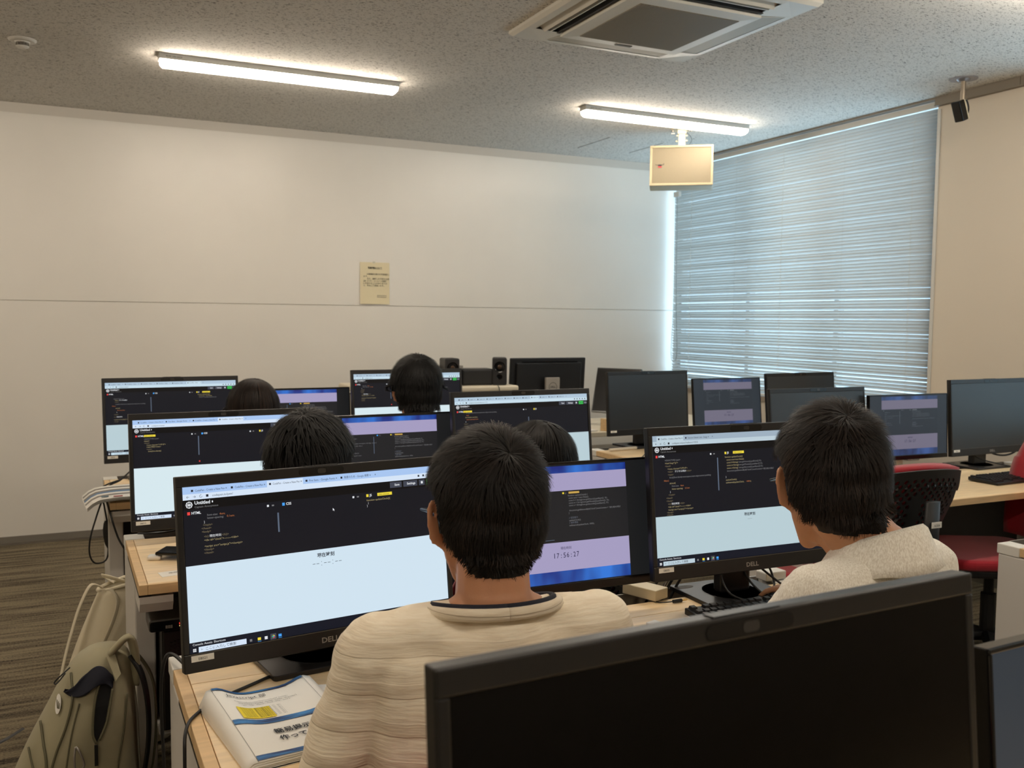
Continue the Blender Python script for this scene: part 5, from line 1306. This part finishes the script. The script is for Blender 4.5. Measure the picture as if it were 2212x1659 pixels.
    so = remesh(S, 'shirt', vox * 1.25, 6, shirt, t, disp=disp)
    # ---- trousers and shoes
    S = MB()
    for s in (-1, 1): chain(S, [(s * .07, -.06, .535), (s * .13, .38, .53), (s * .13, .36, .12)], [.105, .074, .062])
    remesh(S, 'trousers', .012, 3, mat('trousers_dark', (38, 40, 48), .9), t)
    for s in (-1, 1):
        S = MB(); cap(S, (s * .13, .34, .045), (s * .14, .50, .035), .043, .034); S.build('shoe', mat('shoe_dark', (40, 38, 36), .7), t, smooth=True)
    # ---- collar
    if collar == 'crew':
        def ringp(rx, ry, dz, k=36): return [(rx * math.sin(a), -.005 - ry * math.cos(a), zn - .016 + dz + .003 * math.cos(2 * a + PI) - .016 * (1 - math.cos(a)) ) for a in [2 * PI * i / k for i in range(k + 1)]]
        MB().tube(ringp(.092, .070, .002), .0052, 8, flat=1.2).build('collar_trim', NAVYC, t, smooth=True)
        MB().tube(ringp(.100, .078, -.005), .0080, 8, flat=1.2).build('collar_band', shirt, t, smooth=True)
    elif collar == 'fold':
        C_ = MB(); k = 48
        rings = [(.066, .064, .004), (.066, .064, .050), (.070, .068, .058), (.078, .076, .052), (.100, .096, .006), (.110, .104, -.012)]
        for j in range(len(rings) - 1):
            for i in range(k):
                a0, a1 = R(-165 + 330 * i / k), R(-165 + 330 * (i + 1) / k)
                def q(a, r): 
                    rx, ry, dz = r; f_ = (1 - math.cos(a)) / 2
                    return (rx * math.sin(a), -.008 - ry * math.cos(a) , zn - .030 + dz * (1 - .25 * f_) - .045 * f_ + .004 * math.sin(5 * a) * (dz < 0))
                C_.quad(q(a0, rings[j]), q(a1, rings[j]), q(a1, rings[j + 1]), q(a0, rings[j + 1]))
        o = C_.build('collar', shirt, t, smooth=True, weld=True); m_ = o.modifiers.new('s', 'SOLIDIFY'); m_.thickness = .0035
    # ---- glasses, mask
    if glasses:
        G_ = MB()
        for s in (-1, 1):
            G_.tube([HT_ @ Vector((s * .037 + .026 * math.cos(a), .106 - .008 * s * math.cos(a), .004 + .019 * math.sin(a))) for a in [2 * PI * i / 20 for i in range(21)]], .0018, 6)
            G_.tube([HT_ @ Vector(q) for q in ((s * .062, .103, .012), (s * .076, .094, .014), (s * .081, .04, .016), (s * .080, -.002, .018), (s * .082, -.016, .006), (s * .081, -.020, -.012))], .0024, 6)
        G_.tube([HT_ @ Vector(q) for q in ((-.010, .104, .010), (0, .108, .013), (.010, .104, .010))], .0012, 6)
        go = G_.build('glasses', mat('glasses_steel', (60, 64, 72), .25, metal=.8), t, smooth=True)
        for s in (-1, 1):
            MB().add([HT_ @ Vector((s * .037 + .025 * math.cos(a), .1055 - .008 * s * math.cos(a), .004 + .018 * math.sin(a))) for a in [2 * PI * i / 20 for i in range(20)]], [tuple(range(20))]).build('lens', GL, go)
    if mask:
        M_ = MB()
        for s in (-1, 1):
            M_.tube([HT_ @ Vector(q) for q in ((s * .050, .082, -.02), (s * .070, .04, -.002), (s * .084, .004, .026), (s * .090, -.016, .022), (s * .088, -.022, .0), (s * .080, -.012, -.026), (s * .066, .03, -.045), (s * .048, .075, -.055))], .0028, 6, flat=.6)
        M_.build('mask_ear_loop', WHITEP, t, smooth=True)
        M_ = MB(); ell(M_, (0, .072, -.042), (.058, .052, .045), HT_); M_.build('face_mask', WHITEP, t, smooth=True)
    return t

# fabrics
def fabric(name, c0, c1, mode):
    m = bpy.data.materials.new(name); m.use_nodes = True; nt = m.node_tree; b = nt.nodes['Principled BSDF']
    b.inputs['Roughness'].default_value = .95; b.inputs['Specular IOR Level'].default_value = .15; b.inputs['Sheen Weight'].default_value = .15
    tc = nt.nodes.new('ShaderNodeTexCoord')
    def nz(sc, st, det=3):
        mp = nt.nodes.new('ShaderNodeMapping'); mp.inputs['Scale'].default_value = st; n = nt.nodes.new('ShaderNodeTexNoise'); n.inputs['Scale'].default_value = sc; n.inputs['Detail'].default_value = det
        nt.links.new(tc.outputs['Object'], mp.inputs[0]); nt.links.new(mp.outputs[0], n.inputs['Vector']); return n
    a = nz(*{'slub': (30, (1, 1, 9)), 'heather': (420, (1, 1, .35)), 'plain': (60, (1, 1, 1))}[mode])
    mx = nt.nodes.new('ShaderNodeMix'); mx.data_type = 'RGBA'; mx.inputs['A'].default_value = (*lin(c0), 1); mx.inputs['B'].default_value = (*lin(c1), 1)
    mr = nt.nodes.new('ShaderNodeMapRange'); mr.inputs['From Min'].default_value = .38; mr.inputs['From Max'].default_value = .64
    nt.links.new(a.outputs[0], mr.inputs[0]); nt.links.new(mr.outputs[0], mx.inputs['Factor']); nt.links.new(mx.outputs['Result'], b.inputs['Base Color'])
    bp = nt.nodes.new('ShaderNodeBump'); bp.inputs['Strength'].default_value = .5 if mode == 'slub' else .15; bp.inputs['Distance'].default_value = .003
    h = a.outputs[0]
    if mode == 'slub':      # raised jacquard bands
        sx = nt.nodes.new('ShaderNodeSeparateXYZ'); nt.links.new(tc.outputs['Object'], sx.inputs[0])
        wv = nt.nodes.new('ShaderNodeMath'); wv.operation = 'MULTIPLY'; wv.inputs[1].default_value = 2 * PI / .054
        sn = nt.nodes.new('ShaderNodeMath'); sn.operation = 'SINE'; st_ = nt.nodes.new('ShaderNodeMapRange'); st_.inputs['From Min'].default_value = .35; st_.inputs['From Max'].default_value = .5
        nt.links.new(sx.outputs['Z'], wv.inputs[0]); nt.links.new(wv.outputs[0], sn.inputs[0]); nt.links.new(sn.outputs[0], st_.inputs[0])
        ad = nt.nodes.new('ShaderNodeMath'); ad.operation = 'ADD'; nt.links.new(a.outputs[0], ad.inputs[0]); nt.links.new(st_.outputs[0], ad.inputs[1]); h = ad.outputs[0]
        m2 = nt.nodes.new('ShaderNodeMix'); m2.data_type = 'RGBA'; m2.blend_type = 'MULTIPLY'; m2.inputs['B'].default_value = (.86, .84, .82, 1)
        nt.links.new(st_.outputs[0], m2.inputs['Factor']); nt.links.new(mx.outputs['Result'], m2.inputs['A']); nt.links.new(m2.outputs['Result'], b.inputs['Base Color'])
    nt.links.new(h, bp.inputs['Height']); nt.links.new(bp.outputs[0], b.inputs['Normal'])
    return m
STRIPE = fabric('striped_knit', (252, 241, 219), (244, 230, 205), 'slub'); HEATH = fabric('heather_jersey', (246, 242, 231), (222, 215, 200), 'heather'); WHITEF = fabric('white_cotton', (222, 218, 212), (212, 208, 200), 'plain'); NAVYF = fabric('navy_cotton', (40, 44, 60), (34, 38, 52), 'plain')
def folds(k=1.0):
    def f(c):
        v = Vector(c); return k * (.006 * noise.noise(Vector((v.x * 9, v.y * 9, v.z * 16))) + .0035 * noise.noise(Vector((v.x * 16 + v.z * 10, v.y * 14, v.z * 26 + 4))) + .0015 * noise.noise(Vector((v.x * 30, v.y * 30, v.z * 60))))
    return f
H_SHORT = dict(name='hair_black_short', col=(30, 24, 20), n=23000, len=.036, lift=.010, mess=.36, grav=.22, w=.00065, base=.008, seed=5, wide=1.0)
person('man seated nearest the viewer, glasses, short black hair, cream striped knit shirt', (.573, 1.255), R(-8), 1.0, (0, .035, .086), R(5), R(6), dict(H_SHORT, crown=(.08, -.74, .66)), STRIPE,
       hands=dict(L=dict(e=(-.245, .03, .69), w=(-.15, .27, DT + .045)), R=dict(e=(.245, .06, .69), w=(.16, .27, DT + .045))), vox=.0045, glasses=True, collar='crew', disp=folds(), slv='half', skin=(192, 138, 104), hscale=.98)
person('man in a heather grey collared shirt and glasses, seated second nearest', (1.238, 1.154), R(13), 1.035, (-.035, .062, .072), R(-37), R(10), dict(H_SHORT, name='hair_brown_short', col=(36, 28, 23), crown=(.05, -.62, .78), len=.042, lift=.013, mess=.42, seed=9), HEATH,
       hands=dict(L=dict(e=(-.20, .10, .76), w=(.02, .27, DT + .05)), R=dict(e=(.27, .15, .74), w=(.455, .39, DT + .045), d=(-.1, .95, -.1), curl=.25)), vox=.0045, glasses=True, collar='fold', disp=folds(.8), slv='short', skin=(190, 140, 106), hscale=1.0)
person('person with wavy tousled black hair and a white mask strap, middle row left', (.517, 2.15), R(-6), .95, (0, .03, .072), R(-14), R(8), dict(name='hair_black_wavy', col=(18, 17, 17), n=9000, len=.060, lift=.016, mess=.40, grav=.40, w=.0013, base=.016, seg=6, clump=20, crown=(-.1, -.45, .9), seed=4, nape=.4), WHITEF,
       hands=dict(L=dict(e=(-.235, .22, .69), w=(-.235, .50, DT + .035), d=(.35, .9, 0), curl=.45)), vox=.007, mask=True, disp=folds(), collar='crew', hscale=1.0)
person('person with dark bowl haircut behind the nearest man, only the crown visible', (1.118, 2.13), R(0), .915, (0, .03, .070), R(6), R(14), dict(name='hair_black_sleek', col=(24, 21, 20), n=9000, len=.085, lift=.012, mess=.12, grav=.45, w=.0012, base=.011, seg=7, crown=(.1, -.40, .91), seed=8, line=[-.09, -.09, -.08, -.07, -.05, -.03, -.03, .02, .06, .07]), NAVYF, vox=.008)
person('person with smooth dark brown bobbed hair in the farthest row left', (.628, 3.46), R(-2), .945, (0, .03, .080), R(0), R(12), dict(name='hair_brown_bob', col=(38, 27, 21), n=8000, len=.12, lift=.010, mess=.06, grav=.6, w=.0012, base=.010, seg=8, crown=(.1, -.35, .93), seed=2, bare=False, swirl=.05, line=[-.10, -.10, -.10, -.10, -.09, -.08, -.05, .02, .06, .07]), WHITEF, vox=.009)
person('person with neat round black hair in the farthest row right, neck showing', (1.222, 3.36), R(-4), 1.02, (0, .035, .088), R(-3), R(6), dict(name='hair_black_round', col=(16, 15, 15), n=9000, len=.062, lift=.013, mess=.14, grav=.40, w=.0012, base=.012, seg=6, crown=(.0, -.55, .83), seed=6, nape=.5, line=[-.080, -.080, -.07, -.045, .008, .01, -.02, .02, .06, .07]), WHITEF, vox=.008)
